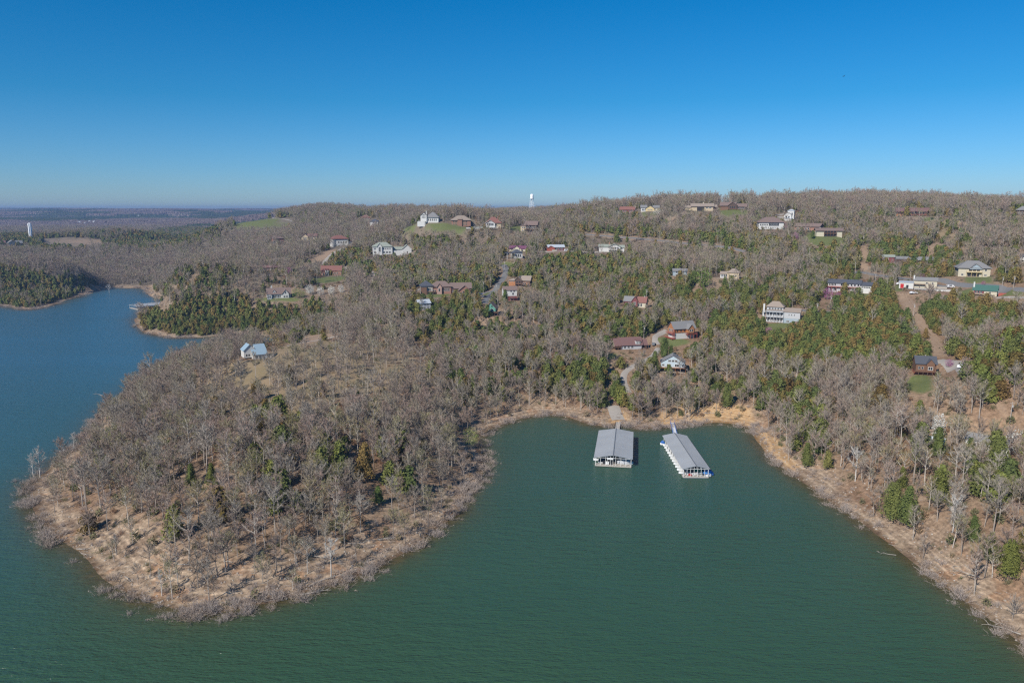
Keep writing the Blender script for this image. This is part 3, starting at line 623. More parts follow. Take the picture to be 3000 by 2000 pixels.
# ---------------------------------------------------------------- where trees may stand
HOUSE_BOX = []   # (x0, x1, y_top, y_base, D) in photo units, filled from the table below
def clear_box(x0, x1, yt, yb, D, p=.93): HOUSE_BOX.append((x0, x1, yt, yb, D, p))
def tree_sites(sp, D0, D1, seed, hgt=12.0):
    r = np.random.default_rng(seed); xs = np.arange(-.80 * D1, .80 * D1, sp); ys = np.arange(D0, D1, sp)
    X, Y = np.meshgrid(xs, ys); X = X + r.uniform(-.48, .48, X.shape) * sp; Y = Y + r.uniform(-.48, .48, X.shape) * sp
    X = X.ravel(); Y = Y.ravel(); m = (np.abs(X) < .76 * Y + 15); X, Y = X[m], Y[m]
    d = gd(X, Y); Z = gz(X, Y); m = (d > 2.5) | (Y > 1290); m &= Z > .25; X, Y, Z, d = X[m], Y[m], Z[m], d[m]
    m = seen(X, Y, Z + hgt); X, Y, Z, d = X[m], Y[m], Z[m], d[m]
    px, py, dp = project(X, Y, Z); _, pm, _ = project(X, Y, Z + hgt * .62); _, pt_, _ = project(X, Y, Z + hgt)
    cf = np.full(X.shape, .05) + .07 * (vnoise(X, Y, 60, 41, 2) > .25)
    cf = np.where((px > 1150) & (Y > 360) & (Y < 820), cf + .30, cf); cf = np.where((px > 600) & (px <= 1150) & (Y > 540), cf + .12, cf)
    wob = 22 * vnoise(X, Y, 18, 43, 2)
    cf = np.where((px < 1430) & (Y < 420), .035, cf)
    for f, q in CEDARS: k = in_poly(px + wob, pm + 8 + wob * .5, q); cf = np.where(k, min(.97, f * 1.22), cf)
    dens = np.clip((d - 3) / 10, .12, 1)
    cf = np.where(((d < 16) & (Y < 420)) | ((px < 1250) & (py > 985) & (Y < 470) & (Y > 330)), .01, cf)
    tip = (X < 25) & (Y < 262); dens = np.where(tip, np.clip((d - 4) / 20, .42, 1), dens)
    dens = np.where(Y > 1290, 1, dens)
    for q in MEADOW: dens = np.where(in_poly(px, py, q), dens * .36, np.where(in_poly(px, pm, q) | in_poly(px, pt_ + 5, q), dens * .55, dens))
    keep = r.uniform(size=X.shape) < dens
    for q in LAWN + TANS: keep &= ~in_poly(px, py, q) & ~(in_poly(px, pm, q) & (r.uniform(size=X.shape) < .96)) & ~(in_poly(px, pt_ + 3, q) & (r.uniform(size=X.shape) < .8))
    for W, wd in road_lines:
        m = (X > W[:, 0].min() - 12) & (X < W[:, 0].max() + 12) & (Y > W[:, 1].min() - 30) & (Y < W[:, 1].max() + 12)
        if m.any():
            k = np.where(m)[0]; dd = dist_poly(X[k], Y[k], W, False); keep[k] &= dd > wd * .5 + 1.5
            dd2 = dist_poly(X[k], Y[k] + 12, W, False); keep[k] &= ~((dd2 < wd * .5 + 3) & (r.uniform(size=len(k)) < .55))
        zr = gz(W[:, 0], W[:, 1]); rx, ry, rd = project(W[:, 0], W[:, 1], zr); o_ = np.argsort(rx); D_ = np.interp(px, rx[o_], W[o_, 1]); y_ = np.interp(px, rx[o_], ry[o_])
        keep &= ~((px > rx.min()) & (px < rx.max()) & (Y < D_) & (pt_ < y_ + 2) & (py > y_) & (r.uniform(size=X.shape) < (.75 if wd > 5.4 else .4)))
    for x0, x1, yt, yb, D, p in HOUSE_BOX:
        wpx = 2.2 * FPX / np.maximum(dp, 1)
        k = (px > x0 - wpx) & (px < x1 + wpx) & (Y < D + 14) & (pt_ < yb - (yb - yt) * .22) & (py > yt)
        keep &= ~(k & (r.uniform(size=X.shape) < p))
        keep &= ~((np.abs(px - (x0 + x1) / 2) < (x1 - x0) / 2 + wpx * .7) & (np.abs(Y - D - 8) < 12) & (r.uniform(size=X.shape) < p))
    i = np.where(keep)[0]; return dict(X=X[i], Y=Y[i], Z=Z[i], d=d[i], px=px[i], py=py[i], dp=dp[i], cf=cf[i], u=r.uniform(size=len(i)), v=r.uniform(size=len(i)), w=r.uniform(size=len(i)))
# ---------------------------------------------------------------- houses (sizes in photo units at the house's own distance)
MT = {}
for k_, c_, ro in [('white', (.56, .55, .52), .6), ('cream', (.50, .45, .34), .7), ('tan', (.46, .37, .25), .8), ('brick', (.30, .16, .115), .85), ('pinkbrick', (.42, .27, .22), .85), ('orange', (.36, .16, .07), .6), ('wood', (.17, .095, .06), .7),
    ('darkwood', (.085, .055, .042), .7), ('maroon', (.18, .06, .06), .7), ('greywall', (.43, .435, .44), .7), ('bluewall', (.44, .52, .56), .6), ('bluegrey', (.30, .36, .40), .7), ('stone', (.40, .35, .29), .9), ('greenwall', (.10, .27, .21), .7),
    ('redwood', (.34, .09, .06), .7), ('yellow', (.55, .43, .22), .7), ('r_grey', (.20, .195, .19), .9), ('r_dark', (.075, .08, .095), .85), ('r_brown', (.19, .135, .115), .9), ('r_tan', (.28, .225, .18), .9), ('r_red', (.22, .10, .08), .8), ('r_maroon', (.17, .095, .085), .85),
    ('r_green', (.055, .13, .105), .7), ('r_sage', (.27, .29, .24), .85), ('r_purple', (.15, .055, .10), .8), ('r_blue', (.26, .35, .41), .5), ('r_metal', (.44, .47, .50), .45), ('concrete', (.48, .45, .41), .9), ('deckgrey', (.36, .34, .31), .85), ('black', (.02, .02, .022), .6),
    ('carwhite', (.75, .75, .75), .3), ('carblue', (.05, .12, .35), .3), ('cargrey', (.15, .16, .17), .3), ('carred', (.45, .03, .03), .3), ('pole', (.40, .35, .30), .9), ('poledark', (.2, .16, .13), .9)]:
    MT[k_] = simple('paint_' + k_ if not k_.startswith('r_') else 'roof_' + k_[2:], c_, ro, .13, .9)
m_, n_, b_ = new_mat('window_glass'); b_.inputs['Base Color'].default_value = (.025, .03, .037, 1); b_.inputs['Roughness'].default_value = .12; MT['glass'] = m_
WCACHE = {}
class House:
    def __init__(s, key, yaw, label, top, half, cat='house', p=.97, name='house', off=0):
        px, py, D = HB[key]; s.X, s.Y, s.Z = at_d(px, py, D); g = float(gz(s.X, s.Y)); s.Z = g if abs(g - s.Z) < 6 else s.Z
        dp = project(s.X, s.Y, s.Z)[2]; s.s = float(dp / FPX)
        face = -math.atan2(s.X, s.Y); s.e = empty(name, (s.X, s.Y, s.Z), face + R(yaw), s.s); tag(s.e, label, cat)
        clear_box(px - half, px + half, py - top, py, s.Y, p)
    def part(s, name, B, mats, par=None): return mesh_obj(name, B.mesh(name, [MT[m] for m in mats]), par or s.e)
    def box(s, name, x0, x1, y0, y1, z0, z1, m, par=None): B = MB(); B.box(x0, x1, y0, y1, z0, z1); return s.part(name, B, [m], par)
    def wing(s, x0, x1, y0, y1, z0, z1, roof, rise, wall, rm, ov=1.6, th=.9):
        B = MB(); i = 0; B.box(x0, x1, y0, y1, z0, z1)
        xm, ym = (x0 + x1) / 2, (y0 + y1) / 2
        if roof == 'gx':
            for x in (x0, x1): B.tri((x, y0, z1), (x, ym, z1 + rise), (x, y1, z1))
        if roof == 'gy':
            for y in (y0, y1): B.tri((x0, y, z1), (xm, y, z1 + rise), (x1, y, z1))
        s.part('wall', B, [wall]); Rf = MB(); a, b, c, d = x0 - ov, x1 + ov, y0 - ov, y1 + ov
        def slab(q):
            n_ = len(Rf.v); Rf.v += [tuple(p) for p in q] + [(p[0], p[1], p[2] + th) for p in q]; k = len(q)
            Rf.f.append(tuple(range(n_ + k - 1, n_ - 1, -1))); Rf.m.append(0); Rf.f.append(tuple(range(n_ + k, n_ + 2 * k))); Rf.m.append(0)
            for j in range(k): Rf.f.append((n_ + j, n_ + (j + 1) % k, n_ + k + (j + 1) % k, n_ + k + j)); Rf.m.append(0)
        if roof == 'gx':
            sl = rise / (ym - y0); ze = z1 - sl * ov + .05
            slab([(a, c, ze), (b, c, ze), (b, ym, z1 + rise + .05), (a, ym, z1 + rise + .05)]); slab([(b, d, ze), (a, d, ze), (a, ym, z1 + rise + .05), (b, ym, z1 + rise + .05)])
        elif roof == 'gy':
            sl = rise / (xm - x0); ze = z1 - sl * ov + .05
            slab([(a, d, ze), (a, c, ze), (xm, c, z1 + rise + .05), (xm, d, z1 + rise + .05)]); slab([(b, c, ze), (b, d, ze), (xm, d, z1 + rise + .05), (xm, c, z1 + rise + .05)])
        elif roof == 'hip':
            q = min((b - a), (d - c)) / 2; z0_ = z1 + .05; zr = z1 + rise
            if b - a >= d - c: r0, r1 = (a + q, ym, zr), (b - q, ym, zr); slab([(a, c, z0_), (b, c, z0_), r1, r0]); slab([(b, d, z0_), (a, d, z0_), r0, r1]); slab([(a, d, z0_), (a, c, z0_), r0]); slab([(b, c, z0_), (b, d, z0_), r1])
            else: r0, r1 = (xm, c + q, zr), (xm, d - q, zr); slab([(a, c, z0_), (b, c, z0_), r0]); slab([(b, d, z0_), (a, d, z0_), r1]); slab([(a, d, z0_), (a, c, z0_), r0, r1]); slab([(b, c, z0_), (b, d, z0_), r1, r0])
        else: slab([(a, c, z1 + .05), (b, c, z1 + .05), (b, d, z1 + .05 + rise), (a, d, z1 + .05 + rise)])
        return s.part('roof', Rf, [rm])
    def win(s, x0, x1, n, z, w, h, y, fr='white', face='f'):
        """n windows between x0 and x1 at height z, on a front wall at depth y (face f) or on a side wall at x = y (face r / l)"""
        key = (w, h, fr, face)
        if key not in WCACHE:
            F = MB(); G = MB(); t = max(.45, w * .09); sg = -1
            F.box(-w / 2, w / 2, -.35, -.02, 0, t); F.box(-w / 2, w / 2, -.35, -.02, h - t, h); F.box(-w / 2, -w / 2 + t, -.34, -.03, t, h - t); F.box(w / 2 - t, w / 2, -.34, -.03, t, h - t)
            if w > 5: F.box(-t * .4, t * .4, -.3, -.04, t, h - t)
            G.box(-w / 2 + t, w / 2 - t, -.2, -.05, t, h - t); WCACHE[key] = (F.mesh('window', [MT[fr]]), G.mesh('pane', [MT['glass']]))
        for i in range(n):
            u = x0 + (x1 - x0) * ((i + .5) / n); f = mesh_obj('window', WCACHE[key][0], s.e, (u, y, z) if face == 'f' else (y, u, z)); f.rotation_euler = (0, 0, {'f': 0, 'r': R(90), 'l': R(-90)}[face]); mesh_obj('pane', WCACHE[key][1], f)
    def door(s, x, z, w, h, y, m='white'): s.box('door', x - w / 2, x + w / 2, y - .5, y - .02, z, z + h, m)
    def deck(s, x0, x1, y0, y1, z, m='wood', posts=4, rail=3.2, zg=-4, roofz=None):
        dk = s.box('deck', x0, x1, y0, y1, z - .8, z, m); B = MB()
        if rail:
            B.box(x0, x1, y0, y0 + .35, z + rail - .4, z + rail); B.box(x0, x0 + .35, y0 + .4, y1, z + rail - .4, z + rail); B.box(x1 - .35, x1, y0 + .4, y1, z + rail - .4, z + rail)
            k = max(4, int((x1 - x0) / 1.6))
            for i in range(k + 1): x = x0 + (x1 - x0 - .25) * i / k; B.box(x, x + .25, y0 + .05, y0 + .3, z + .02, z + rail - .42)
            s.part('railing', B, [m], dk)
        for i in range(posts):
            x = x0 + .4 + (x1 - x0 - .8) * i / max(1, posts - 1); s.box('post', x - .4, x + .4, y0 + .45, y0 + 1.2, zg, (z - .82) if roofz is None else roofz, m)
    def chim(s, x, y, z0, z1, m='brick', w=2.2): s.box('chimney', x - w / 2, x + w / 2, y - w / 2, y + w / 2, z0, z1, m)

clear_box(378, 490, 872, 896, 770, .9); clear_box(1546, 1570, 586, 618, 1700, 1.0); clear_box(80, 101, 648, 698, 1490, 1.0)
for x0, x1, yt, yb, gb in [(896, 1014, 832, 866, 866), (855, 896, 844, 876, 876), (1350, 1408, 1246, 1320, 1320), (1046, 1100, 1288, 1366, 1412), (1094, 1124, 1418, 1455, 1478), (544, 584, 1350, 1400, 1430), (606, 640, 1345, 1385, 1425), (1930, 1962, 988, 1050, 1052), (2112, 2146, 1118, 1190, 1195),
    (2405, 2450, 838, 880, 880), (2730, 2764, 1208, 1290, 1290), (2935, 3010, 1252, 1335, 1335), (2110, 2134, 542, 590, 592), (2210, 2232, 554, 584, 586), (2766, 2796, 1052, 1078, 1078), (2030, 2092, 785, 846, 846), (780, 834, 962, 1010, 1010), (960, 985, 1570, 1690, 1695), (832, 862, 780, 803, 803),
    (2592, 2676, 1400, 1520, 1535), (2935, 2980, 1575, 1680, 1690), (2830, 2866, 1510, 1580, 1590), (2346, 2380, 1292, 1360, 1368), (2408, 2442, 1318, 1370, 1376), (2625, 2660, 1362, 1435, 1435), (2722, 2770, 1366, 1476, 1480), (2896, 2946, 1268, 1380, 1382), (2728, 2764, 1248, 1345, 1345), (2488, 2522, 1300, 1408, 1410), (1222, 1260, 980, 1012, 1015), (1338, 1364, 816, 850, 850), (104, 132, 1300, 1396, 1398), (90, 112, 1322, 1404, 1405), (206, 230, 1262, 1320, 1322)]:
    clear_box(x0, x1, yt, yb, hit((x0 + x1) / 2, gb)[1] - 6, .5 if x0 > 2340 and gb > 1200 else (.8 if x0 < 1110 and gb > 1380 else .95))       # open ground in front of the trees that stand out
h = House('blue_cabin', 0, 'pale blue cabin with grey gable roof and wooden deck facing the docks', 52, 38)
h.wing(-34, 34, 0, 46, 12, 28, 'gy', 20, 'bluewall', 'r_grey', 2.5); h.box('lower_wall', -34, 34, 2, 46, -12, 11.9, 'black'); h.box('stone_wall', -35, 36, -9, -7, -14, 1.5, 'stone')  # black lower_wall is painted shade of the open space under the deck
h.deck(-38, 38, -8, 0, 13, 'orange', 6, 4, -10); h.win(-18, -4, 1, 15, 13, 9, 0); h.win(4, 20, 1, 15, 13, 9, 0); h.win(-14, 14, 3, 29, 8, 7, 0); h.win(-32, -22, 1, 17, 7, 6, 0); h.win(24, 32, 1, 17, 6, 6, 0)
h = House('log_house', 32, 'orange log house with grey roof and red decks by a pale drive', 50, 46)
h.wing(-26, 44, -2, 32, 18, 32, 'gx', 17, 'orange', 'r_grey', 3); h.box('lower_wall', -25, 43, -1, 31, -10, 17.9, 'white'); h.deck(-34, -26, -6, 34, 17, 'redwood', 3, 4, -8, 30); h.deck(-36, -24, -8, 36, 3, 'redwood', 2, 3, -8)
h.deck(12, 46, -12, -2, 14, 'redwood', 4, 3.5, -6); h.win(-22, 40, 5, 21, 5, 7, -2, 'orange'); h.win(2, 28, 3, 21, 6, 8, -26, 'white', 'l'); h.wing(14, 34, -14, 4, 18, 31, 'gy', 12, 'orange', 'r_grey', 2); h.win(18, 30, 2, 22, 5, 7, -14); h.chim(8, 15, 40, 54, 'stone')
h = House('maroon_porch', 20, 'low house with reddish brown roof, timber truss porch and white dormer', 36, 52)
h.wing(-30, 34, 0, 34, -8, 15, 'gx', 18, 'greywall', 'r_maroon', 3); h.wing(-48, -30, 0, 32, 8, 14, 'gx', 17, 'stone', 'r_maroon', 3); h.deck(-50, -30, -4, 32, 7, 'wood', 3, 3, -10, 14); h.wing(34, 52, 4, 30, -8, 12, 'gx', 14, 'darkwood', 'r_maroon', 2)
h.wing(14, 28, -2, 12, 15, 24, 'flat', 4, 'white', 'r_maroon', 1); h.win(15, 27, 2, 16.5, 4, 6, -2); h.win(-24, 10, 3, 3, 7, 8, 0); h.deck(30, 52, -8, 2, 1, 'wood', 3, 0, -6, 11)
h = House('redcream', -14, 'maroon and cream house with dark red roof above the cedars', 34, 40, p=.85)
h.wing(-34, -6, 2, 26, -6, 18, 'gx', 12, 'maroon', 'r_grey', 2); h.wing(-8, 8, -4, 26, -6, 20, 'gy', 11, 'maroon', 'r_red', 2); h.wing(6, 32, 0, 26, -6, 16, 'gx', 14, 'cream', 'r_red', 2); h.win(8, 22, 2, 3, 5, 9, 0); h.win(-30, -10, 3, 6, 4, 6, 2); h.deck(-34, 12, -10, -4, 4, 'wood', 5, 3, -8); h.chim(26, 12, 22, 34, 'stone'); h.win(-5, 5, 1, 8, 7, 8, -4)
h = House('tower_house', -6, 'tall grey three-storey house with square tower and stacked balconies', 62, 56)
h.wing(-40, 8, 4, 40, -8, 34, 'hip', 4, 'greywall', 'r_tan', 2); h.wing(-40, -8 + 14, 10, 38, 34, 44, 'hip', 15, 'greywall', 'r_tan', 3); h.wing(8, 54, 0, 40, 14, 33, 'gx', 9, 'greywall', 'r_tan', 2); h.box('lower_wall', 8.1, 53.9, .2, 39, -8, 13.9, 'bluegrey')
for z_ in (31, 16): h.deck(-50 + (z_ == 16) * 5, 9, -5, 4, z_, 'greywall', 7, 4, z_ - 14 if z_ == 31 else -8)
h.win(-38, 6, 6, 19, 5.5, 9, 4); h.win(-38, 6, 6, 3, 5.5, 9, 4); h.win(-36, 4, 5, 36, 5.5, 6, 10); h.win(20, 42, 3, 22, 3, 5, 0); h.win(12, 30, 1, 2, 8, 6, 0); h.win(36, 48, 1, 2, 8, 6, 0); h.chim(-48, 12, -8, 52, 'white', 5)
h = House('brown_cabin', 14, 'brown wooden cabin with dark hip roof and raised deck above a lawn', 52, 44, p=.85)
h.wing(-28, 26, 2, 44, 10, 34, 'gx', 18, 'wood', 'r_dark', 3); h.wing(-2, 20, -4, 20, 10, 34, 'gy', 13, 'wood', 'r_dark', 2); h.box('lower_wall', -27, 25, 3, 43, -10, 9.9, 'redwood'); h.deck(-36, 38, -12, 2, 11, 'wood', 7, 4, -8); h.win(2, 16, 1, 15, 13, 10, -4); h.win(-24, -6, 2, 16, 5, 8, 2); h.win(-24, 20, 4, -2, 6, 7, 3); h.chim(0, 28, 46, 55, 'stone')
h = House('cream_big', 12, 'large cream house with grey hip roof, centre gable and wooden balcony', 46, 54)
h.wing(-42, 40, 0, 52, -6, 25, 'hip', 20, 'cream', 'r_grey', 4); h.wing(-14, 18, -3, 20, 22, 25, 'gy', 13, 'bluegrey', 'r_grey', 2); h.deck(-22, 18, -8, 0, 14, 'yellow', 4, 4, -6); h.win(-16, 14, 3, 16, 8, 9, 0, 'darkwood'); h.win(-18, 12, 4, 1, 7, 9, 0, 'darkwood'); h.win(-36, -26, 1, 3, 6, 6, 0); h.win(22, 34, 1, 3, 7, 5, 0); h.win(24, 32, 1, 17, 5, 6, 0); h.win(8, 40, 3, 14, 4, 6, 40, 'white', 'r')
h = House('white_terrace', 0, 'two-storey white house with dark red garage door and long raised terrace', 42, 78)
h.wing(-36, -18 + 42, 0, 26, 6, 28, 'gx', 8, 'cream', 'r_grey', 2); h.wing(-74, -36, -2, 22, 2, 20, 'flat', 2, 'white', 'r_metal', 1.5); h.door(-66, 3, 9, 13, -2, 'carred'); h.door(-52, 3, 6, 10, -2, 'black'); h.box('terrace', -34, 76, -14, 0, 2, 5.6, 'deckgrey'); h.box('retaining_wall', 24, 76, -14.5, -13.9, -12, 3, 'white')
for i in range(13): h.box('rib', 26 + i * 4, 27 + i * 4, -15, -14.6, -12, 3, 'white')
for i in range(6): h.box('post', -33 + i * 10, -32 + i * 10, -14, -13, -12, 1.9, 'deckgrey')
h.box('undercroft_shade', -33, 23, -8, -1, -12, 1.9, 'black'); h.win(-10, 20, 2, 18, 5, 5, 0); h.win(8, 20, 1, 8, 6, 5, 0); h.deck(-36, -6, -8, 0, 17, 'wood', 3, 3, 6); h.chim(-36, 6, 28, 42, 'white', 4); h.wing(24.2, 50, 6, 22, 5.7, 12, 'flat', 1, 'stone', 'r_grey', 1)  # black block paints in the shade of the open space below the terrace
h = House('green_roof', -4, 'small cream house with dark green roof and white chimney beside the road', 36, 38)
h.wing(-30, 30, 0, 34, -4, 18, 'gx', 13, 'cream', 'r_green', 2.5); h.box('recess_panel', -28, -2, -.6, -.1, 8, 16, 'maroon'); h.deck(-34, -2, -6, 0, 6, 'wood', 4, 3, -6); h.win(8, 18, 1, 10, 5, 4, 0); h.win(12, 24, 1, 2, 8, 3, 0, 'darkwood'); h.win(-26, -6, 3, 8.5, 4, 7, -.6); h.chim(-29, 10, 16, 40, 'white', 4)
h.box('woodshed', 34, 54, 0, 10, -4, 12, 'redwood')
h = House('red_long', -5, 'long two-storey house with dark roof and red balcony rail', 38, 62)
h.wing(-58, 30, 0, 34, -4, 27, 'gx', 9, 'greywall', 'r_dark', 2.5); h.wing(30, 60, -2, 32, -2, 23, 'gx', 8, 'white', 'r_dark', 2); h.deck(-60, 28, -7, 0, 16, 'redwood', 8, 3.5, -4); h.box('lower_deck', -30, 28, -8, 0, -4, 3, 'redwood'); h.win(-56, -36, 5, 18, 3.5, 8, 0); h.win(-26, 28, 6, 19, 5, 6, 0); h.win(-54, -34, 2, 3, 8, 9, 0); h.win(-26, 24, 5, 5, 6, 8, 0); h.win(32, 56, 4, 16, 5, 3, -2, 'black')
h = House('dark_low', 4, 'cluster of low dark houses with pale roof edges half hidden by cedars', 26, 74, p=.88)
h.wing(-72, -36, 4, 30, -6, 16, 'gx', 5, 'maroon', 'r_sage', 2); h.wing(-36, 0, 8, 34, -6, 11, 'gx', 6, 'darkwood', 'r_grey', 2); h.wing(4, 66, 2, 30, -6, 10, 'gx', 7, 'darkwood', 'r_grey', 3); h.wing(6, 26, -2, 12, -6, 9, 'gy', 6, 'darkwood', 'r_metal', 1.5); h.win(-68, -50, 2, 8, 7, 5, 4); h.win(30, 62, 4, 1, 6, 6, 2); h.deck(8, 64, -6, 2, -1, 'greywall', 5, 3, -8)
h = House('cream_ranch', 10, 'cream ranch house with flat brown roof and recessed balcony above a lawn', 27, 40)
h.wing(-35, 35, 0, 30, -4, 18, 'gx', 6, 'cream', 'r_brown', 4); h.box('recess_panel', -14, 18, -.8, -.1, 0, 17, 'black'); h.deck(-15, 19, -5, 0, 9, 'wood', 5, 3, -3, 17); h.win(-12, 16, 4, 10, 5, 6, -.8, 'darkwood'); h.win(-12, 16, 4, 1, 5, 6, -.8, 'darkwood'); h.win(8, 24, 2, 8, 4, 5, 35, 'white', 'r'); h.chim(-24, 16, 23, 26, 'white')  # black panel on the wall paints the shade inside the balcony recess
h = House('arch_house', 12, 'large house with wide brown hip roof above a row of small arches', 36, 40)
h.wing(-36, 34, 0, 44, -3, 20, 'hip', 15, 'white', 'r_brown', 3); h.win(-34, -10, 4, 11, 4.5, 5, 0); h.win(-32, 20, 10, 2.5, 2.4, 5, 0, 'white'); h.box('recess_panel', -8, 20, -.7, -.1, 10.5, 18, 'black'); h.deck(-40, 30, -8, 0, -.5, 'pinkbrick', 5, 0, -8); h.win(-6, 18, 4, 11, 4.5, 6, -.7, 'greywall')  # recess drawn flat: its shade is the black of a panel
h = House('brick_low', -22, 'low house with wide brown roof and brick gable end behind the arched house', 24, 40, p=.7)
h.wing(-36, 36, 4, 34, -6, 13, 'gx', 8, 'brick', 'r_brown', 3); h.win(-30, 8, 5, 3, 5, 6, 4); h.win(12, 26, 2, 6, 3, 4, 36, 'white', 'r'); h.deck(-34, 12, -4, 4, 1, 'deckgrey', 5, 3, -8)
h = House('white_step', -10, 'white stepped house with pergola below the ridge', 32, 24, p=.8)
h.wing(2, 20, 6, 22, 4, 28, 'hip', 4, 'white', 'r_metal', 1); h.wing(-6, 14, 0, 20, 2, 17, 'gy', 6, 'white', 'r_grey', 1); h.wing(-2, 16, -8, 4, -6, 6, 'flat', 1, 'white', 'r_metal', 1); h.deck(-24, -4, -4, 2, 10, 'white', 5, 2, -4); h.win(4, 18, 2, 16, 4, 7, 6, 'greywall'); h.win(-3, 11, 2, 8, 4, 5, 0, 'greywall')
h = House('ridge_dark', -4, 'dark brown house with open gable on the ridge above a green lawn', 23, 38)
h.wing(-36, 4, 0, 26, -3, 12, 'gx', 8, 'wood', 'r_brown', 3); h.wing(-14, 10, -3, 14, -3, 12, 'gy', 9, 'darkwood', 'r_brown', 2); h.wing(8, 36, 2, 26, -3, 9, 'gx', 7, 'darkwood', 'r_brown', 3); h.win(-10, 6, 3, 2, 4, 8, -3, 'wood'); h.deck(-16, 20, -7, -3, 1, 'wood', 6, 2.5, -3); h.win(12, 32, 3, 2, 4, 5, 2)
h = House('ridge_tan', 3, 'long tan ranch house with brown roof and glazed middle on the ridge', 24, 46)
h.wing(-26, 36, 0, 26, -3, 14, 'gx', 7, 'tan', 'r_tan', 3); h.wing(-44, -26, 4, 20, 2, 10, 'gx', 5, 'tan', 'r_tan', 2); h.wing(36, 46, 2, 22, -3, 12, 'gx', 5, 'darkwood', 'r_tan', 2); h.box('recess_panel', -10, 10, -.7, -.1, 0, 13, 'black'); h.win(-9, 9, 4, 1, 3.5, 5, -.7, 'darkwood'); h.win(-9, 9, 4, 8, 3.5, 5, -.7, 'darkwood'); h.win(14, 32, 2, 7, 7, 4, 0); h.chim(8, 13, 18, 25, 'cream'); h.box('retaining_wall', -32, 42, -5, -4, -8, -1, 'pinkbrick')  # black panel before the wall imitates a shaded recess behind the glazing
h = House('ridge_yellow', 0, 'yellow house with grey double roof on the ridge', 20, 30)
h.wing(-26, -10, 0, 20, -2, 11, 'gx', 6, 'white', 'r_grey', 2); h.wing(-12, 12, -2, 22, -2, 9, 'gy', 7, 'yellow', 'r_grey', 2); h.wing(10, 26, 0, 20, -2, 10, 'gx', 6, 'yellow', 'r_grey', 2); h.win(-24, -12, 3, 1, 3, 6, 0, 'greywall'); h.win(-8, 8, 3, 2, 3, 4, -2); h.win(13, 23, 2, 3, 3, 4, 0); h.box('stone_terrace', -26, 22, -6, -4, -6, -1, 'stone')
h = House('ridge_maroon', -12, 'maroon gabled house with reddish roof, leftmost on the ridge', 18, 27)
h.wing(-22, 20, 0, 20, -4, 9, 'gx', 7, 'maroon', 'r_red', 2.5); h.win(-20, -2, 3, 1, 3, 5, 0); h.win(4, 16, 2, 1, 4, 5, 0); h.box('stone_wall', 10, 22, -3, -2, -6, 2, 'pinkbrick')
h = House('balcony_white', 0, 'white house with grey roof, arched gable windows and balcony', 26, 42)
h.wing(-36, -4, 2, 26, -4, 15, 'gx', 6, 'white', 'r_sage', 2); h.wing(-8, 26, -3, 24, -4, 15, 'gy', 8, 'white', 'r_sage', 2.5); h.wing(24, 37, 2, 24, -4, 13, 'gx', 6, 'white', 'r_sage', 2); h.win(-4, 22, 4, 8, 4.5, 6.5, -3, 'greywall'); h.deck(-9, 27, -8, -3, 7, 'white', 5, 2.6, -4); h.win(-4, 22, 3, -1, 5, 6, -3, 'greywall'); h.chim(-6, 14, 18, 28, 'brick', 3); h.box('garden_wall', -118, -38, -2, -1, -4, 1.5, 'concrete')
h = House('red_small', 12, 'small dark red house with pale metal roof', 20, 28)
h.wing(-24, 24, 0, 26, -4, 11, 'gx', 6, 'maroon', 'r_metal', 2); h.wing(-26, -6, -4, 12, -4, 9, 'gy', 5, 'redwood', 'r_red', 1.5); h.win(-2, 20, 3, 3, 4, 5, 0); h.box('garage', -14, 0, -8, -4.1, -5, 4, 'stone')
h = House('column_house', 18, 'white house with dark roof and tall slender porch columns', 28, 28)
h.wing(-2, 24, 0, 24, -4, 16, 'hip', 9, 'white', 'r_dark', 2); h.box('porch_roof', -26, -2, -6, 16, 15, 17, 'r_dark')
for x_ in (-25, -13): h.box('column', x_ - .5, x_ + .5, -6, -5, -14, 15, 'white')
h.win(2, 20, 3, 4, 4, 8, 0, 'greywall'); h.deck(-26, -2, -6, 16, -12, 'white', 3, 3, -16)
h = House('purple_roof', -8, 'cream house with purple roof just behind the column house', 18, 28, p=.8)
h.wing(-24, 24, 2, 22, -8, 8, 'gx', 7, 'cream', 'r_purple', 2); h.wing(-16, 12, -3, 14, -8, 6, 'gy', 9, 'cream', 'r_purple', 1.5); h.win(4, 8, 1, 4, 3, 5, -3)
h = House('tan_gable', -16, 'tan wooden house with brown roof and dark gable balcony', 30, 38)
h.wing(-32, -10, 2, 24, -4, 15, 'hip', 6, 'orange', 'r_tan', 2); h.wing(-12, 8, -2, 26, -4, 18, 'gy', 10, 'darkwood', 'r_tan', 2); h.wing(6, 32, 2, 28, -4, 18, 'gx', 11, 'wood', 'r_tan', 2.5); h.deck(-10, 20, -9, -2, 7, 'wood', 4, 3, -4); h.win(-10, 6, 2, 9, 5, 6, -2, 'wood'); h.win(10, 28, 3, 4, 5, 6, 2); h.win(-29, -14, 2, 12, 4, 2.5, 2); h.chim(24, -1, -4, 10, 'orange', 5)
h = House('white_red', 10, 'white and dark red house with brown roof beside a lane', 42, 24)
h.wing(-20, 20, 0, 28, 14, 32, 'gx', 9, 'white', 'r_brown', 2); h.box('lower_wall', -18, 19, .3, 27, -4, 13.9, 'maroon'); h.win(-2, 16, 2, 26, 4, 3, 0, 'darkwood'); h.win(4, 12, 1, 17, 5, 7, 0, 'greywall'); h.win(-2, 14, 2, 3, 5, 7, .3, 'white'); h.deck(-2, 20, -5, 0, 8, 'maroon', 3, 3, -5)
h = House('green_gable', -14, 'green gabled cabin with brown roof and wooden deck in the trees', 38, 22, p=.85)
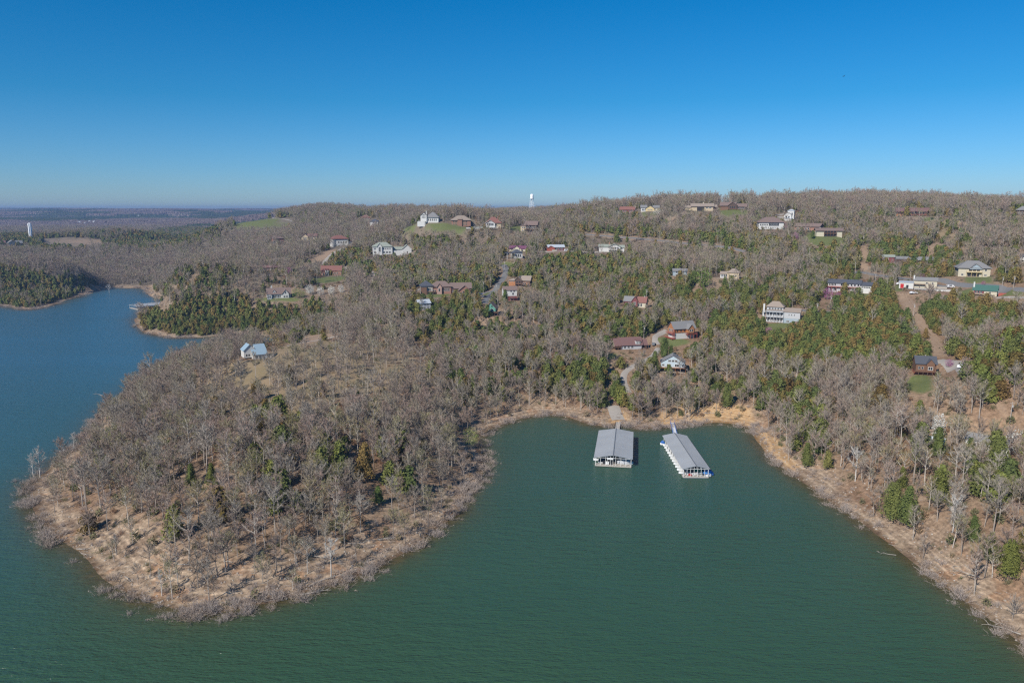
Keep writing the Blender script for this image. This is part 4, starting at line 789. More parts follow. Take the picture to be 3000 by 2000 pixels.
h.wing(-16, 14, 0, 30, 12, 22, 'gy', 15, 'greenwall', 'r_brown', 2.5); h.box('lower_wall', -15, 13, .5, 29, -8, 11.9, 'darkwood'); h.win(-2, 8, 2, 14, 4, 6, 0); h.win(-10, 8, 2, 24, 4, 6, 0, 'greenwall'); h.deck(-18, 22, -7, 0, 10, 'wood', 5, 3, -8)
h = House('multi_wing', 6, 'long house of several wings with grey and brown hip roofs', 42, 82)
h.wing(-76, -42, 0, 34, -6, 24, 'hip', 14, 'stone', 'r_dark', 3); h.wing(-76, -60, -6, 10, -6, 22, 'flat', 1, 'wood', 'r_dark', 1); h.wing(-44, 12, 2, 34, -6, 21, 'hip', 15, 'brick', 'r_brown', 3); h.wing(-30, -16, -4, 14, -6, 21, 'gy', 10, 'pinkbrick', 'r_brown', 2); h.wing(12, 72, 6, 36, -6, 17, 'gx', 13, 'brick', 'r_brown', 3); h.wing(34, 66, -14, 20, -8, 12, 'gy', 13, 'brick', 'r_brown', 2.5)
h.win(-56, -46, 1, 10, 7, 9, 0); h.win(-42, -32, 2, 4, 4, 9, 2); h.win(-14, 8, 4, 8, 4, 9, 2); h.win(-27, -19, 1, 8, 5, 9, -4); h.win(16, 32, 3, 3, 4, 7, 6); h.win(42, 58, 2, 3, 4, 6, -14); h.deck(-58, -32, -5, 0, 8, 'wood', 4, 3, -6)
h = House('white_hidden', 20, 'pale grey metal-roofed house seen through bare trees below the long house', 30, 24, p=.4)
h.wing(-16, 20, 0, 30, -4, 20, 'gx', 9, 'greywall', 'r_metal', 2); h.win(-12, 16, 3, 4, 4, 6, 0); h.win(-12, 16, 3, 13, 4, 5, 0)
h = House('hill_white', -10, 'white hilltop house with tall arched windows and grey hip roof', 40, 34)
h.wing(-24, -6, 0, 30, -4, 22, 'gy', 8, 'white', 'r_tan', 1.5); h.wing(-8, 28, 4, 34, -4, 16, 'hip', 14, 'white', 'r_grey', 2.5); h.win(-21, -9, 3, 14, 3, 5, 0, 'white'); h.win(-21, -9, 3, 20.5, 3, 5, 0, 'white'); h.deck(-30, -8, -8, 0, 5, 'white', 4, 3, -6); h.box('retaining_wall', -32, -10, -9, -8.2, -10, 4, 'white'); h.win(-4, 24, 5, 6, 3.5, 7, 4); h.chim(-8, 8, 22, 35, 'white', 2)
h = House('hill_brown', 6, 'brown brick hilltop house with broad tan hip roof', 32, 40)
h.wing(-22, 32, 0, 34, -2, 15, 'hip', 13, 'brick', 'r_tan', 2.5); h.wing(-6, 6, -3, 12, -2, 18, 'hip', 10, 'brick', 'r_tan', 1.5); h.win(-20, -7, 3, 8, 3.2, 5, 0, 'tan'); h.win(-20, -7, 3, 1, 3.2, 5, 0, 'tan'); h.win(8, 22, 3, 8, 3.2, 5, 0, 'tan'); h.win(8, 22, 3, 1, 3.2, 5, 0, 'tan'); h.box('terrace', -40, -20, -4, 8, -5, 4, 'pinkbrick')
h = House('hill_arch', 4, 'hilltop house with red-brown roof, large arched gable and long white terrace', 36, 56, p=.85)
h.wing(6, 48, 2, 34, -4, 16, 'hip', 17, 'tan', 'r_red', 2.5); h.wing(2, 30, -3, 20, -4, 16, 'gy', 9, 'white', 'r_tan', 2); h.win(6, 26, 4, 9, 4, 7, -3, 'greywall'); h.deck(-4, 44, -10, -3, 4, 'white', 9, 3, -6); h.box('retaining_wall', -54, -32, -12, -4, -14, 4, 'white'); h.wing(-32, -6, -2, 10, -6, 4, 'flat', 1, 'white', 'r_sage', 1); h.chim(40, 16, 24, 36, 'brick')
h = House('hill_dark', -10, 'dark brown hillside house with brown roof, rightmost on the hilltop', 32, 28)
h.wing(-12, 24, 0, 30, 4, 20, 'gx', 10, 'darkwood', 'r_brown', 2.5); h.wing(-24, -8, -2, 16, -6, 16, 'flat', 2, 'tan', 'r_brown', 1.5); h.box('lower_wall', -11, 23, .5, 29, -6, 3.9, 'darkwood'); h.deck(-12, 24, -7, 0, 7, 'wood', 4, 3, -6); h.win(-21, -10, 2, 10, 4, 4, -2); h.win(-21, -10, 2, 2, 4, 4, -2); h.win(-8, 20, 4, 9, 4, 6, 0)
h = House('villa', 3, 'large white villa with green-grey roof, arched centre window and garage wing', 40, 62)
h.wing(-56, 0, 0, 34, -10, 26, 'hip', 12, 'white', 'r_sage', 2); h.wing(-44, -30, -4, 16, -10, 27, 'gy', 9, 'white', 'r_sage', 1.5); h.wing(0, 30, 12, 30, 0, 18, 'gx', 6, 'white', 'r_sage', 1.5); h.wing(30, 56, 2, 30, -6, 20, 'gy', 11, 'white', 'r_sage', 1.5); h.box('garden_wall', 4, 34, 4, 5, 0, 14, 'white')
h.win(-41, -33, 1, 12, 6, 14, -4); h.win(-54, -46, 2, 18, 3, 5, 0); h.win(-28, -4, 4, 18, 3.5, 5, 0); h.win(-54, -46, 1, 7, 7, 6, 0); h.win(-28, -4, 3, 7, 6, 6, 0); h.win(-54, -4, 8, -6, 4, 8, 0); h.deck(-56, -44.5, -5, 0, 5, 'white', 3, 2.5, -10); h.deck(-29.5, 0, -5, 0, 5, 'white', 4, 2.5, -10); h.win(39, 47, 1, 6, 4, 7, 2)
h = House('red_roof', 14, 'white house with bright red hip roof among bare trees', 36, 28)
h.wing(-24, 22, 0, 34, -10, 20, 'hip', 10, 'white', 'r_red', 2.5); h.win(-22, -14, 2, -6, 2.6, 22, 0, 'bluegrey'); h.win(-10, 18, 4, 8, 4, 5, 0); h.win(-10, 18, 3, -4, 5, 7, 0); h.deck(8, 28, -8, 0, 3, 'white', 3, 3, -8); h.wing(22.2, 34, 4, 20, -6, 12, 'flat', 1, 'white', 'r_red', 1)
h = House('grey_small', -12, 'small white house with slate blue roof above the dark trees', 20, 14); h.wing(-12, 12, 0, 22, -3, 12, 'hip', 7, 'white', 'r_dark', 1.5); h.win(-6, 10, 2, 2, 5, 4, 0, 'greywall'); h.win(-6, 10, 2, 8, 5, 3, 0, 'greywall')
h = House('red_far', 8, 'cream house with red tiled roof, highest on the left skyline slope', 18, 20, p=.8); h.wing(-6, 20, 2, 22, -3, 9, 'hip', 8, 'cream', 'r_red', 1.5); h.wing(-18, -6, 0, 14, -3, 6, 'flat', 1, 'cream', 'r_red', 1); h.win(-15, -7, 3, 0, 2, 4, 0, 'white'); h.win(-2, 16, 4, 1, 3, 5, 2)
h = House('brick_one', 16, 'brick house with white balconies, left of two in the dark trees', 26, 24, p=.85); h.wing(-10, 20, 0, 24, -4, 18, 'hip', 7, 'brick', 'r_brown', 1.5); h.deck(-12, 4, -4, 0, 11, 'white', 3, 2, -4); h.deck(-12, 4, -4, 0, 5, 'white', 3, 2, -4); h.wing(-20, -10, 0, 12, -5, 8, 'flat', 1, 'tan', 'r_brown', 1); h.win(8, 18, 2, 6, 3, 5, 0); h.win(-8, 2, 2, 6, 3, 4, 0)
h = House('brick_two', -10, 'tan brick house with reddish roof, right of two in the dark trees', 24, 26, p=.85); h.wing(-22, -2, 0, 22, -4, 14, 'gy', 8, 'tan', 'r_maroon', 1.5); h.wing(-4, 22, 2, 24, -4, 15, 'gx', 7, 'tan', 'r_maroon', 1.5); h.win(-18, -6, 2, 2, 4, 4, 0); h.win(-18, -6, 2, 8, 4, 4, 0); h.win(0, 20, 3, 6, 3, 5, 2)
h = House('brown_ranch', -4, 'low brown ranch house with long reddish roof in the left woods', 15, 30, p=.85); h.wing(-28, 26, 0, 20, -4, 8, 'gx', 5, 'wood', 'r_maroon', 2.5); h.win(-10, 22, 5, 1, 3, 4, 0); h.win(-24, -14, 2, 1, 3, 4, 0)
h = House('brick_red', -8, 'red brick house with brick-red roof on a green knoll', 36, 34)
h.wing(-30, 28, 0, 30, -4, 20, 'gx', 12, 'brick', 'r_red', 2); h.wing(-18, -8, -4, 8, -4, 21, 'hip', 4, 'concrete', 'r_red', 1); h.win(-17, -9, 2, 3, 3, 14, -4, 'white'); h.win(4, 20, 2, 10, 4, 4, 0); h.win(4, 20, 2, 2, 4, 4, 0); h.win(-27, -20, 1, 2, 4, 10, 0); h.box('terrace', -42, -30, -6, 6, -6, 2, 'stone'); h.box('garden_wall', 34, 92, 6, 7, -2, 6, 'stone')
h = House('cottage', 4, 'white cottage with brown roof and dormers beside blossoming trees', 38, 38)
h.wing(-34, 32, 0, 32, -3, 13, 'gx', 15, 'white', 'r_brown', 2); h.wing(8, 26, -5, 14, -3, 13, 'gy', 11, 'white', 'r_brown', 1.5); h.wing(-34, -22, -5, 8, -3, 12, 'hip', 5, 'white', 'r_brown', 1); h.wing(-18, -10, 2, 14, 15, 19, 'gy', 5, 'white', 'r_brown', 1); h.win(-18, 4, 5, 2, 3.5, 7, 0); h.win(10, 24, 2, 2, 5, 5, -5); h.win(-32, -24, 2, 2, 3, 7, -5); h.win(-17, -11, 1, 15, 3, 4, 2); h.chim(-20, 18, 22, 35, 'white', 3.5); h.win(14, 20, 1, 13, 4, 6, -5)
h = House('blue_roof', 14, 'white house with pale blue metal roof alone on the headland', 50, 40)
h.wing(-32, 2, 10, 44, 4, 26, 'gy', 16, 'white', 'r_blue', 2); h.wing(-10, 30, -6, 30, -4, 14, 'gx', 14, 'white', 'r_blue', 2); h.wing(2, 30, 14, 44, 8, 28, 'gx', 10, 'white', 'r_blue', 2); h.win(-6, 26, 3, 1, 7, 8, -6); h.win(-28, -14, 2, 8, 5, 7, 10)
h = House('ridge_red', 4, 'dark house with long maroon roof in bare trees on the right ridge', 24, 48, p=.88); h.wing(-44, 40, 0, 30, -4, 14, 'gx', 9, 'darkwood', 'r_maroon', 3); h.win(-12, 30, 6, 3, 5, 8, 0, 'wood'); h.deck(-14, 34, -7, 0, 3, 'redwood', 6, 3, -6); h.box('stone_wall', -44, -18, -2, -1, -6, 6, 'orange')
h = House('ridge_edge', 0, 'dark grey house at the right edge of the ridge', 26, 22, p=.85); h.wing(-16, 20, 0, 26, -4, 14, 'hip', 11, 'darkwood', 'r_grey', 3); h.win(-12, 16, 4, 2, 4, 7, 0); h.deck(-18, 20, -6, 0, 2, 'wood', 4, 3, -6); h.box('stone_wall', -60, -18, 0, 1, -5, 2, 'concrete')
h = House('edge_white', 0, 'white two-storey house cut by the right edge of the view', 26, 14); h.wing(-8, 20, 0, 20, -2, 18, 'gx', 8, 'white', 'r_dark', 1.5); h.win(-6, 10, 2, 2, 4, 6, 0); h.win(-6, 10, 2, 11, 4, 5, 0); h.deck(-10, 16, -5, 0, 9, 'white', 3, 2.5, -3)
h = House('red_lower', -6, 'dark red cabin with grey metal roof low on the right slope', 36, 46, p=.35, name='cabin')
h.wing(-40, 40, 0, 40, -12, 18, 'gx', 11, 'maroon', 'r_metal', 3); h.win(-34, 34, 6, 2, 6, 8, 0); h.deck(-40, 40, -8, 0, -2, 'redwood', 6, 4, -14)
h = House('white_lower', -14, 'white house with grey roof low on the right slope behind conifers', 52, 70, p=.35)
h.wing(-60, 50, 0, 46, -10, 30, 'gx', 15, 'white', 'r_grey', 3); h.wing(20, 56, -10, 20, -10, 26, 'gy', 14, 'white', 'r_grey', 2); h.win(-54, 14, 6, 12, 7, 10, 0, 'greywall'); h.win(-54, 14, 6, -6, 7, 10, 0, 'greywall'); h.win(26, 50, 2, 10, 7, 9, -10, 'greywall')
h = House('tan_deck', -8, 'tan house with hipped roof and wide grey deck among pale trees', 32, 34, p=.85); h.wing(-8, 26, 0, 26, -4, 16, 'hip', 11, 'tan', 'r_tan', 2); h.wing(-28, -6, 4, 24, -4, 12, 'gx', 6, 'white', 'r_tan', 2); h.win(-26, -8, 3, 3, 4, 7, 4, 'greywall'); h.win(0, 20, 3, 4, 4, 6, 0); h.deck(-36, 22, -14, 0, -2, 'deckgrey', 5, 3, -8)
h = House('dark_mid', 6, 'small dark grey house mostly hidden by bare trees in the middle slope', 24, 24, p=.85); h.wing(-20, 20, 0, 24, -3, 14, 'gx', 6, 'bluegrey', 'r_grey', 2); h.win(-14, 14, 4, 8, 4, 4, 0); h.deck(-14, 14, -5, 0, 5, 'white', 3, 2.5, -4)
h = House('tan_left', 12, 'cream gabled house with grey roof at the left edge beyond the cove', 18, 24); h.wing(-18, 4, 0, 16, -2, 9, 'gy', 7, 'cream', 'r_grey', 1.5); h.wing(2, 18, 2, 16, -2, 8, 'gx', 6, 'tan', 'r_grey', 1.5); h.win(-14, 0, 2, 1, 3, 4, 0)
h = House('brick_left', 0, 'red brick house cut by the left edge of the view', 14, 16); h.wing(-14, 10, 0, 14, -2, 8, 'gx', 5, 'brick', 'r_maroon', 1.5); h.win(-10, 8, 3, 1, 3, 4, 0)
def cat_sites(a, b): return {k: np.concatenate([a[k], b[k]]) for k in a}
near = cat_sites(tree_sites(4.4, 140, 430, 1), tree_sites(5.1, 430, 1100, 2))
xc = tree_sites(4.7, 300, 1000, 8, 8); k = np.where((xc['cf'] > .42) & (xc['u'] < xc['cf'] * .95))[0]; xc = {q: v[k] for q, v in xc.items()}; xc['u'] = xc['u'] * .3   # cedars stand closer together
near = cat_sites(near, xc)
ced = near['u'] < near['cf']
# shorter trees by the water's edge, taller inland
hs_b = .66 + .5 * near['v'] + .28 * (near['w'] > .9)
hs_b *= np.where(near['Y'] > 820, 1.03, 1)
hs_b *= np.where(near['Y'] < 430, 1.02, 1) * (1 + .16 * vnoise(near['X'], near['Y'], 45, 55, 2))
hs_b *= np.where((near['d'] < 12) & (near['Y'] < 260), .85, 1)
def region(x, y, px, py, X, Y):
    return None
LMK = dict(blue_cabin='the pale blue cabin', log_house='the orange log house', maroon_porch='the timber porch house', redcream='the maroon and cream house', tower_house='the three-storey grey house', brown_cabin='the brown cabin with a lawn',
    cream_big='the large cream house', white_terrace='the white house with terrace', green_roof='the green-roofed house', red_long='the long house with red balcony', green_gable='the green gabled cabin', multi_wing='the many-winged house', white_hidden='the pale house hidden by trees',
    red_lower='the dark red cabin', white_lower='the white house behind conifers', white_red='the white and dark red house', blue_roof='the blue-roofed house', tan_deck='the tan house with grey deck')
LMP = [(k_, HB[k_][0], HB[k_][1], HB[k_][2]) for k_ in LMK]
def zone_name(px, py, Y):
    best = min(LMP, key=lambda q: ((q[1] - px) / 1.0) ** 2 + (q[2] - py) ** 2); dd = math.hypot(best[1] - px, best[2] - py)
    if dd < 170:
        side = 'left of' if px < best[1] - 45 else ('right of' if px > best[1] + 45 else ('behind' if Y > best[3] else 'in front of'))
        return side + ' ' + LMK[best[0]]
    if px < 1430 and py > 1000:
        d_ = float(gd((px - 1500) / FPX * Y, Y)); col = 'left side' if px < 330 else ('left middle' if px < 620 else ('centre' if px < 900 else ('right middle' if px < 1150 else 'right side')))
        row = 'on the bank' if py > 1600 else ('at the front' if py > 1480 else ('in the middle rows' if py > 1330 else 'at the back'))
        return '%s of the headland %s, %s' % (row, 'wood', col) if row != 'on the bank' else 'on the bare red bank of the headland, %s' % col
    if px < 1430: return 'in the wood behind the headland'
    if px > 2180:
        if py > 1500: return 'at the lower end of the right-hand bank'
        if py > 1350: return 'above the middle of the right-hand bank'
        return 'above the upper end of the right-hand bank' if px < 2600 else 'high in the wood at the right edge'
    if px < 1740: return 'on the shore left of the docks'
    return 'on the bank straight behind the docks'
def inview(s): return (s['px'] > -10) & (s['px'] < 3010) & (s['py'] < 2050)
def put_tree(T_me, C_me, name, loc, rz, sc, label, cat, group, crown_mat=None):
    e = empty(name, loc, rz, sc); mesh_obj('trunk', T_me, e); mesh_obj('crown', C_me, e)
    return tag(e, label, cat, group)
# --- bare trees
ib = np.where(~ced)[0]; size = (12 * hs_b / near['dp']) * inview(near); ib = ib[np.argsort(-size[ib])]
nb, rest = ib[:300], ib[300:]
for k in nb:
    j = int(near['w'][k] * 1e6) % 12; b_ = BARE[j]; z = zone_name(near['px'][k], near['py'][k], near['Y'][k])
    hgt = b_[4] * hs_b[k]; word = 'tall' if hgt > 12.2 else ('small' if hgt < 9 else 'medium-sized')
    cv = int(near['w'][k] * 1e7) % 3; put_tree(b_[0], b_[1][cv], 'bare_tree', (near['X'][k], near['Y'][k], near['Z'][k]), near['u'][k] * 97, float(hs_b[k]), '%s leafless %s tree %s' % (word, ('grey', 'pinkish', 'olive-tinged')[cv], z), 'tree', 'leafless trees ' + z)
rn = rest[near['Y'][rest] < 520]; rf = rest[near['Y'][rest] >= 520]
def arr(s, k): return np.stack([s['X'][k], s['Y'][k], s['Z'][k]], 1)
scatter('leafless_woodland', arr(near, rn), near['u'][rn] * 97, hs_b[rn], (near['w'][rn] * 1e6).astype(int) % 12, C_NEAR, 'leafless grey-brown woodland covering the headland and slopes', 'woodland')
scatter('leafless_hillside_wood', arr(near, rf), near['u'][rf] * 97, hs_b[rf] * 1.02, (near['w'][rf] * 1e6).astype(int) % 6, C_FAR, 'leafless grey woodland over the hillsides between the houses', 'woodland')
# --- cedars
ic = np.where(ced)[0]; hs_c = (.68 + .55 * near['v']) * np.where(near['Y'] < 330, 1.15, 1) * np.where((near['px'] < 1010) & (near['Y'] > 540), .8, 1); size = (9 * hs_c / near['dp']) * inview(near); ic = ic[np.argsort(-size[ic])]
nc_, rest = ic[:300], ic[300:]
for k in nc_:
    j = int(near['w'][k] * 1e6) % 8; b_ = CED[j]; z = zone_name(near['px'][k], near['py'][k], near['Y'][k])
    cv = (0, 1, 0, 1, 2)[int(near['w'][k] * 1e7) % 5]; hc = b_[4] * hs_c[k]; put_tree(b_[0], b_[1][cv], 'cedar_tree', (near['X'][k], near['Y'][k], near['Z'][k]), near['u'][k] * 97, float(hs_c[k]), '%s %s cedar %s' % ('tall' if hc > 8.2 else ('low' if hc < 6.3 else 'medium-high'), ('dark green', 'olive green', 'rust-tinged')[cv], z), 'cedar', 'cedars ' + z)
rn = rest[near['Y'][rest] < 620]; rf = rest[near['Y'][rest] >= 620]
scatter('cedar_woodland', arr(near, rn), near['u'][rn] * 97, hs_c[rn], (near['w'][rn] * 1e6).astype(int) % 8, C_CED, 'dark green cedar woodland in patches on the slopes above the docks', 'woodland')
scatter('cedar_hillside_wood', arr(near, rf), near['u'][rf] * 97, hs_c[rf], (near['w'][rf] * 1e6).astype(int) % 4, C_CEDF, 'dark green cedar woodland on the far slopes and peninsula', 'woodland')
# --- low growth under the trees
M_UND = leafy('undergrowth', (0.30, 0.17, 0.10), (0.22, 0.19, 0.11), (0.11, 0.13, 0.045)); C_UND = new_coll('forms_undergrowth')
for i in range(3): proto('form_u%d' % i, shrub(450 + i, 1.7, 1.5, 26), [M_UND])
for i in range(2): T, C = round_tree(455 + i, 2.4, 1.1, 160, .42, low=.0); proto('form_v%d' % i, C, [M_UND])
us = tree_sites(3.8, 150, 900, 14, 2); k = np.where(us['u'] < .7)[0]
scatter('undergrowth', arr(us, k), us['v'][k] * 97, .5 + .8 * us['w'][k], (us['v'][k] * 1e6).astype(int) % 5, C_UND, 'rusty and olive undergrowth beneath the bare trees', 'undergrowth')
# --- beyond one kilometre
def far_sites(sp, D0, D1, seed, h):
    s = tree_sites(sp, D0, D1, seed, h); return s
fa = cat_sites(far_sites(7.5, 1100, 1750, 3, 12), far_sites(11, 1750, 2500, 4, 14))
m = fa['u'] < fa['cf'] + .5 * (vnoise(fa['X'], fa['Y'], 260, 51, 3) > .22); sc = (.85 + .3 * fa['v']) * np.where(fa['Y'] > 1750, 1.35, 1.1)
k = np.where(~m)[0]; scatter('far_leafless_wood', arr(fa, k), fa['u'][k] * 97, sc[k], (fa['w'][k] * 1e6).astype(int) % 6, C_FAR, 'far leafless grey woodland beyond the houses and the left-hand cove', 'woodland')
k = np.where(m)[0]; scatter('far_evergreen_wood', arr(fa, k), fa['u'][k] * 97, sc[k] * 1.1, (fa['w'][k] * 1e6).astype(int) % 4, C_CEDF, 'far dark evergreen woodland round the brown field on the left', 'woodland')
# --- distant forest: patches of canopy on the valley floor and the hills at the horizon
M_CANB = leafy('distant_bare_canopy', (0.115, 0.085, 0.08), (0.15, 0.11, 0.10), (0.18, 0.145, 0.12))
M_CANG = leafy('distant_green_canopy', (0.025, 0.045, 0.018), (0.04, 0.058, 0.024), (0.055, 0.065, 0.028))
C_CANB = new_coll('forms_canopy_bare'); C_CANG = new_coll('forms_canopy_green')
def canopy(seed, n=46, ext=26, rr=5.0, hh=11):
    r = np.random.default_rng(seed); B = MB()
    for _ in range(n):
        x, y = r.uniform(-ext, ext, 2); rad = rr * r.uniform(.6, 1.2); h = hh * r.uniform(.7, 1.15); i = len(B.v); k = 5; a0 = r.uniform(0, 6)
        for t, q in ((-.3, .9), (.45, 1.0), (.8, .7)):
            for j in range(k): a = a0 + 6.283 * j / k; qq = q * rad * r.uniform(.8, 1.2); B.v.append((x + math.cos(a) * qq, y + math.sin(a) * qq, h * t + r.normal(0, .4)))
        B.v.append((x, y, h)); top = len(B.v) - 1
        for l_ in range(2):
            for j in range(k): B.f.append((i + l_ * k + j, i + l_ * k + (j + 1) % k, i + (l_ + 1) * k + (j + 1) % k, i + (l_ + 1) * k + j)); B.m.append(0)
        for j in range(k): B.f.append((i + 2 * k + j, i + 2 * k + (j + 1) % k, top)); B.m.append(0)
    return B
HIDC = C_CANB
for i in range(4): proto('form_f%d' % i, canopy(500 + i), [M_CANB])
HIDC = C_CANG
for i in range(4): proto('form_g%d' % i, canopy(520 + i), [M_CANG])
def can_sites(sp, D0, D1, seed):
    r = np.random.default_rng(seed); xs = np.arange(-.8 * D1, .8 * D1, sp); ys = np.arange(D0, D1, sp); X, Y = np.meshgrid(xs, ys)
    X = (X + r.uniform(-.4, .4, X.shape) * sp).ravel(); Y = (Y + r.uniform(-.4, .4, Y.shape) * sp).ravel(); m = np.abs(X) < .76 * Y; X, Y = X[m], Y[m]; Z = gz(X, Y)
    m = seen(X, Y, Z + 22); X, Y, Z = X[m], Y[m], Z[m]
    field = (vnoise(X, Y, 260, 61, 3) > .42) & (Y < 4200); X, Y, Z = X[~field], Y[~field], Z[~field]
    return X, Y, Z, r.uniform(size=X.shape)
parts_ = [can_sites(40, 2450, 4200, 5), can_sites(62, 4200, 9000, 6)]
X, Y, Z, U = (np.concatenate([a[i] for a in parts_]) for i in range(4)); sc = np.where(Y > 4200, 1.45, .95)
grn = (vnoise(X, Y, 520, 71, 3) + .5 * vnoise(X, Y, 160, 72, 2)) > np.where((Y > 3300) & (Y < 6500), -.02, .16)
for nm, k, c_, lb in (('distant_leafless_forest', ~grn, C_CANB, 'distant purple-brown leafless forest on the hills at the horizon'), ('distant_evergreen_forest', grn, C_CANG, 'distant blue-green patches of evergreen forest on the hills')):
    scatter(nm, np.stack([X[k], Y[k], Z[k] - 1], 1), U[k] * 97, sc[k], (U[k] * 1e6).astype(int) % 4, c_, lb, 'forest')

# ---------------------------------------------------------------- shoreline shrubs
def shrub_sites():
    r = np.random.default_rng(77); out = []
    for i in range(len(WP)):
        a, b = WP[i], WP[(i + 1) % len(WP)]; L = np.hypot(*(b - a))
        if L > 60: continue
        for _ in range(int(L / .42)):
            t = r.uniform(); p = a + (b - a) * t; nrm = np.array([-(b - a)[1], (b - a)[0]]) / L
            px, py, dp = project(p[0], p[1], 0.0)
            if not (-60 < px < 3080 and py < 2100): continue
            rt = .33 + .8 * float(vnoise(np.array([p[0]]), np.array([p[1]]), 16, 81, 2)[0])
            if px > 700 and px < 1430 and py > 1250: rt += .32                      # right side of the headland
            if 1360 < px < 2180 and py < 1262: rt += .35; 
            if px < 480 and py > 1200 and py < 1520: rt += .15
            if 60 < px < 680 and py > 1560: rt -= .22
            if 500 < px < 730 and py > 1740: rt += .75
            if px > 2180 and py > 1240: rt -= .12
            if px < 720 and py < 1000: rt -= .15
            if 2060 < px < 2190 and py < 1250: rt -= .5
            if 1790 < px < 1830 and py < 1260: rt -= 2
            if r.uniform() > rt * (.5 if px > 1400 else .6): continue
            o = r.normal(.6, 2.6) if px < 2200 else r.normal(-.8, 2.0)
            q = p + nrm * o; out.append((q[0], q[1]))
    return np.array(out)
sh = shrub_sites(); shd = gd(sh[:, 0], sh[:, 1]); sh = sh[(shd > -4.5) & (shd < 14)]
r_ = np.random.default_rng(9)
# low brush scattered over the bare bank
bx = []
for _ in range(5200):
    i = r_.integers(0, len(WP)); p = WP[i] + r_.normal(0, 13, 2)
    if 2.5 < gd(p[0], p[1]) < 26 and p[1] < 480: bx.append(p)
bx = np.array(bx); sh = np.vstack([sh, bx[:1500]])
brush = np.arange(len(sh)) >= len(sh) - len(bx[:1500])
z = np.maximum(gz(sh[:, 0], sh[:, 1]), -.3); px, py, dp = project(sh[:, 0], sh[:, 1], z)
scl = r_.uniform(.5, 1.45, len(sh)) * np.where(brush, .45, 1.0); od = np.argsort(-(scl / dp) * ((px > -5) & (px < 3005) & (py < 2010)))
def shore_zone(px, py):
    if px < 700 and py > 1560: return 'at the left of the headland tip' if px < 330 else ('at the very point of the headland' if px < 600 else 'just right of the headland point')
    if px < 620 and py > 1040: return 'at the left corner of the headland' if py > 1330 else ('midway up the left shore of the headland' if py > 1200 else 'at the far end of the left headland shore')
    if px < 1430 and py > 1250: return 'on the front shore of the headland' if px < 960 else ('where the headland shore turns towards the docks' if px < 1250 else ('on the headland corner facing the docks' if py > 1330 else 'beside the yellow-green tree on the headland'))
    if px > 2180 and py > 1240: return 'at the upper end of the right-hand shore' if px < 2400 else ('midway along the right-hand shore' if px < 2700 else 'at the lower end of the right-hand shore')
    if px > 1380: return 'left of the left dock' if px < 1740 else ('behind the left dock' if px < 1870 else ('behind the right dock' if px < 2050 else 'at the orange bank right of the docks'))
    return 'on the shore of the far cove'
for k in od[:300]:
    zn = shore_zone(px[k], py[k]); inw = gd(sh[k, 0], sh[k, 1]) < .3; j = int(r_.integers(0, 5))
    o = mesh_obj('shore_shrub', SHRM[j], None, (sh[k, 0], sh[k, 1], z[k])); o.rotation_euler = (0, 0, r_.uniform(0, 6.28)); o.scale = (float(scl[k]),) * 3
    wd_ = 'rooted in the water' if inw else 'on the bank'
    sw = 'large' if scl[k] > 1.15 else ('small' if scl[k] < .8 else 'medium'); tag(o, '%s pinkish shrub %s %s' % (sw, wd_, zn) if zn[:4] not in ('wher', 'besi') else '%s pinkish shrub %s %s' % (sw, wd_, 'halfway round the headland shore' if zn[:4] == 'wher' else 'by the yellow-green tree'), 'shrub', 'shrubs %s %s' % (wd_, zn))
k = od[300:]; scatter('shore_brush', np.stack([sh[k, 0], sh[k, 1], z[k]], 1), r_.uniform(0, 6.28, len(k)), scl[k], r_.integers(0, 5, len(k)), C_SHR, 'pinkish grey leafless brush along the shores', 'brush')
for i, (x, y, s_, j) in enumerate([(141, 1597, 1.75, 1), (150, 1604, 1.3, 0), (213, 1650, .95, 2), (335, 1750, 1.0, 0), (352, 1742, .8, 4), (383, 1758, 1.25, 1), (432, 1762, 1.2, 3), (464, 1781, .9, 2), (380, 1802, .8, 2), (435, 1818, .65, 4), (493, 1812, .95, 0), (816, 1742, 1.1, 3), (1197, 1613, .9, 0), (1209, 1587, .8, 2), (1019, 1703, .9, 1), (982, 1713, 1.1, 3), (1333, 1505, 1.2, 0),
    (2523, 1549, .9, 2), (2814, 1755, 1.3, 1), (2794, 1770, .7, 2), (2865, 1806, 1.1, 3), (2923, 1861, .9, 0), (2438, 1486, .9, 3), (2478, 1502, 1.3, 1), (46, 1412, 1.0, 2), (72, 1440, 1.5, 1)]):
    o = mesh_obj('drowned_shrub', SHRM[j], None, at_z(x, y, -.2)); o.rotation_euler = (0, 0, i * 1.3); o.scale = (s_,) * 3
    tag(o, '%s grey shrub standing in the water %s' % ('large' if s_ > 1.15 else ('small' if s_ < .85 else 'mid-sized'), 'off the left side of the headland tip' if x < 300 else ('off the point of the headland' if x < 520 else ('off the front bank of the headland' if x < 1100 else ('off the headland shore facing the docks' if x < 1400 else 'off the right-hand shore')))), 'shrub', 'shrubs standing clear of the shore')
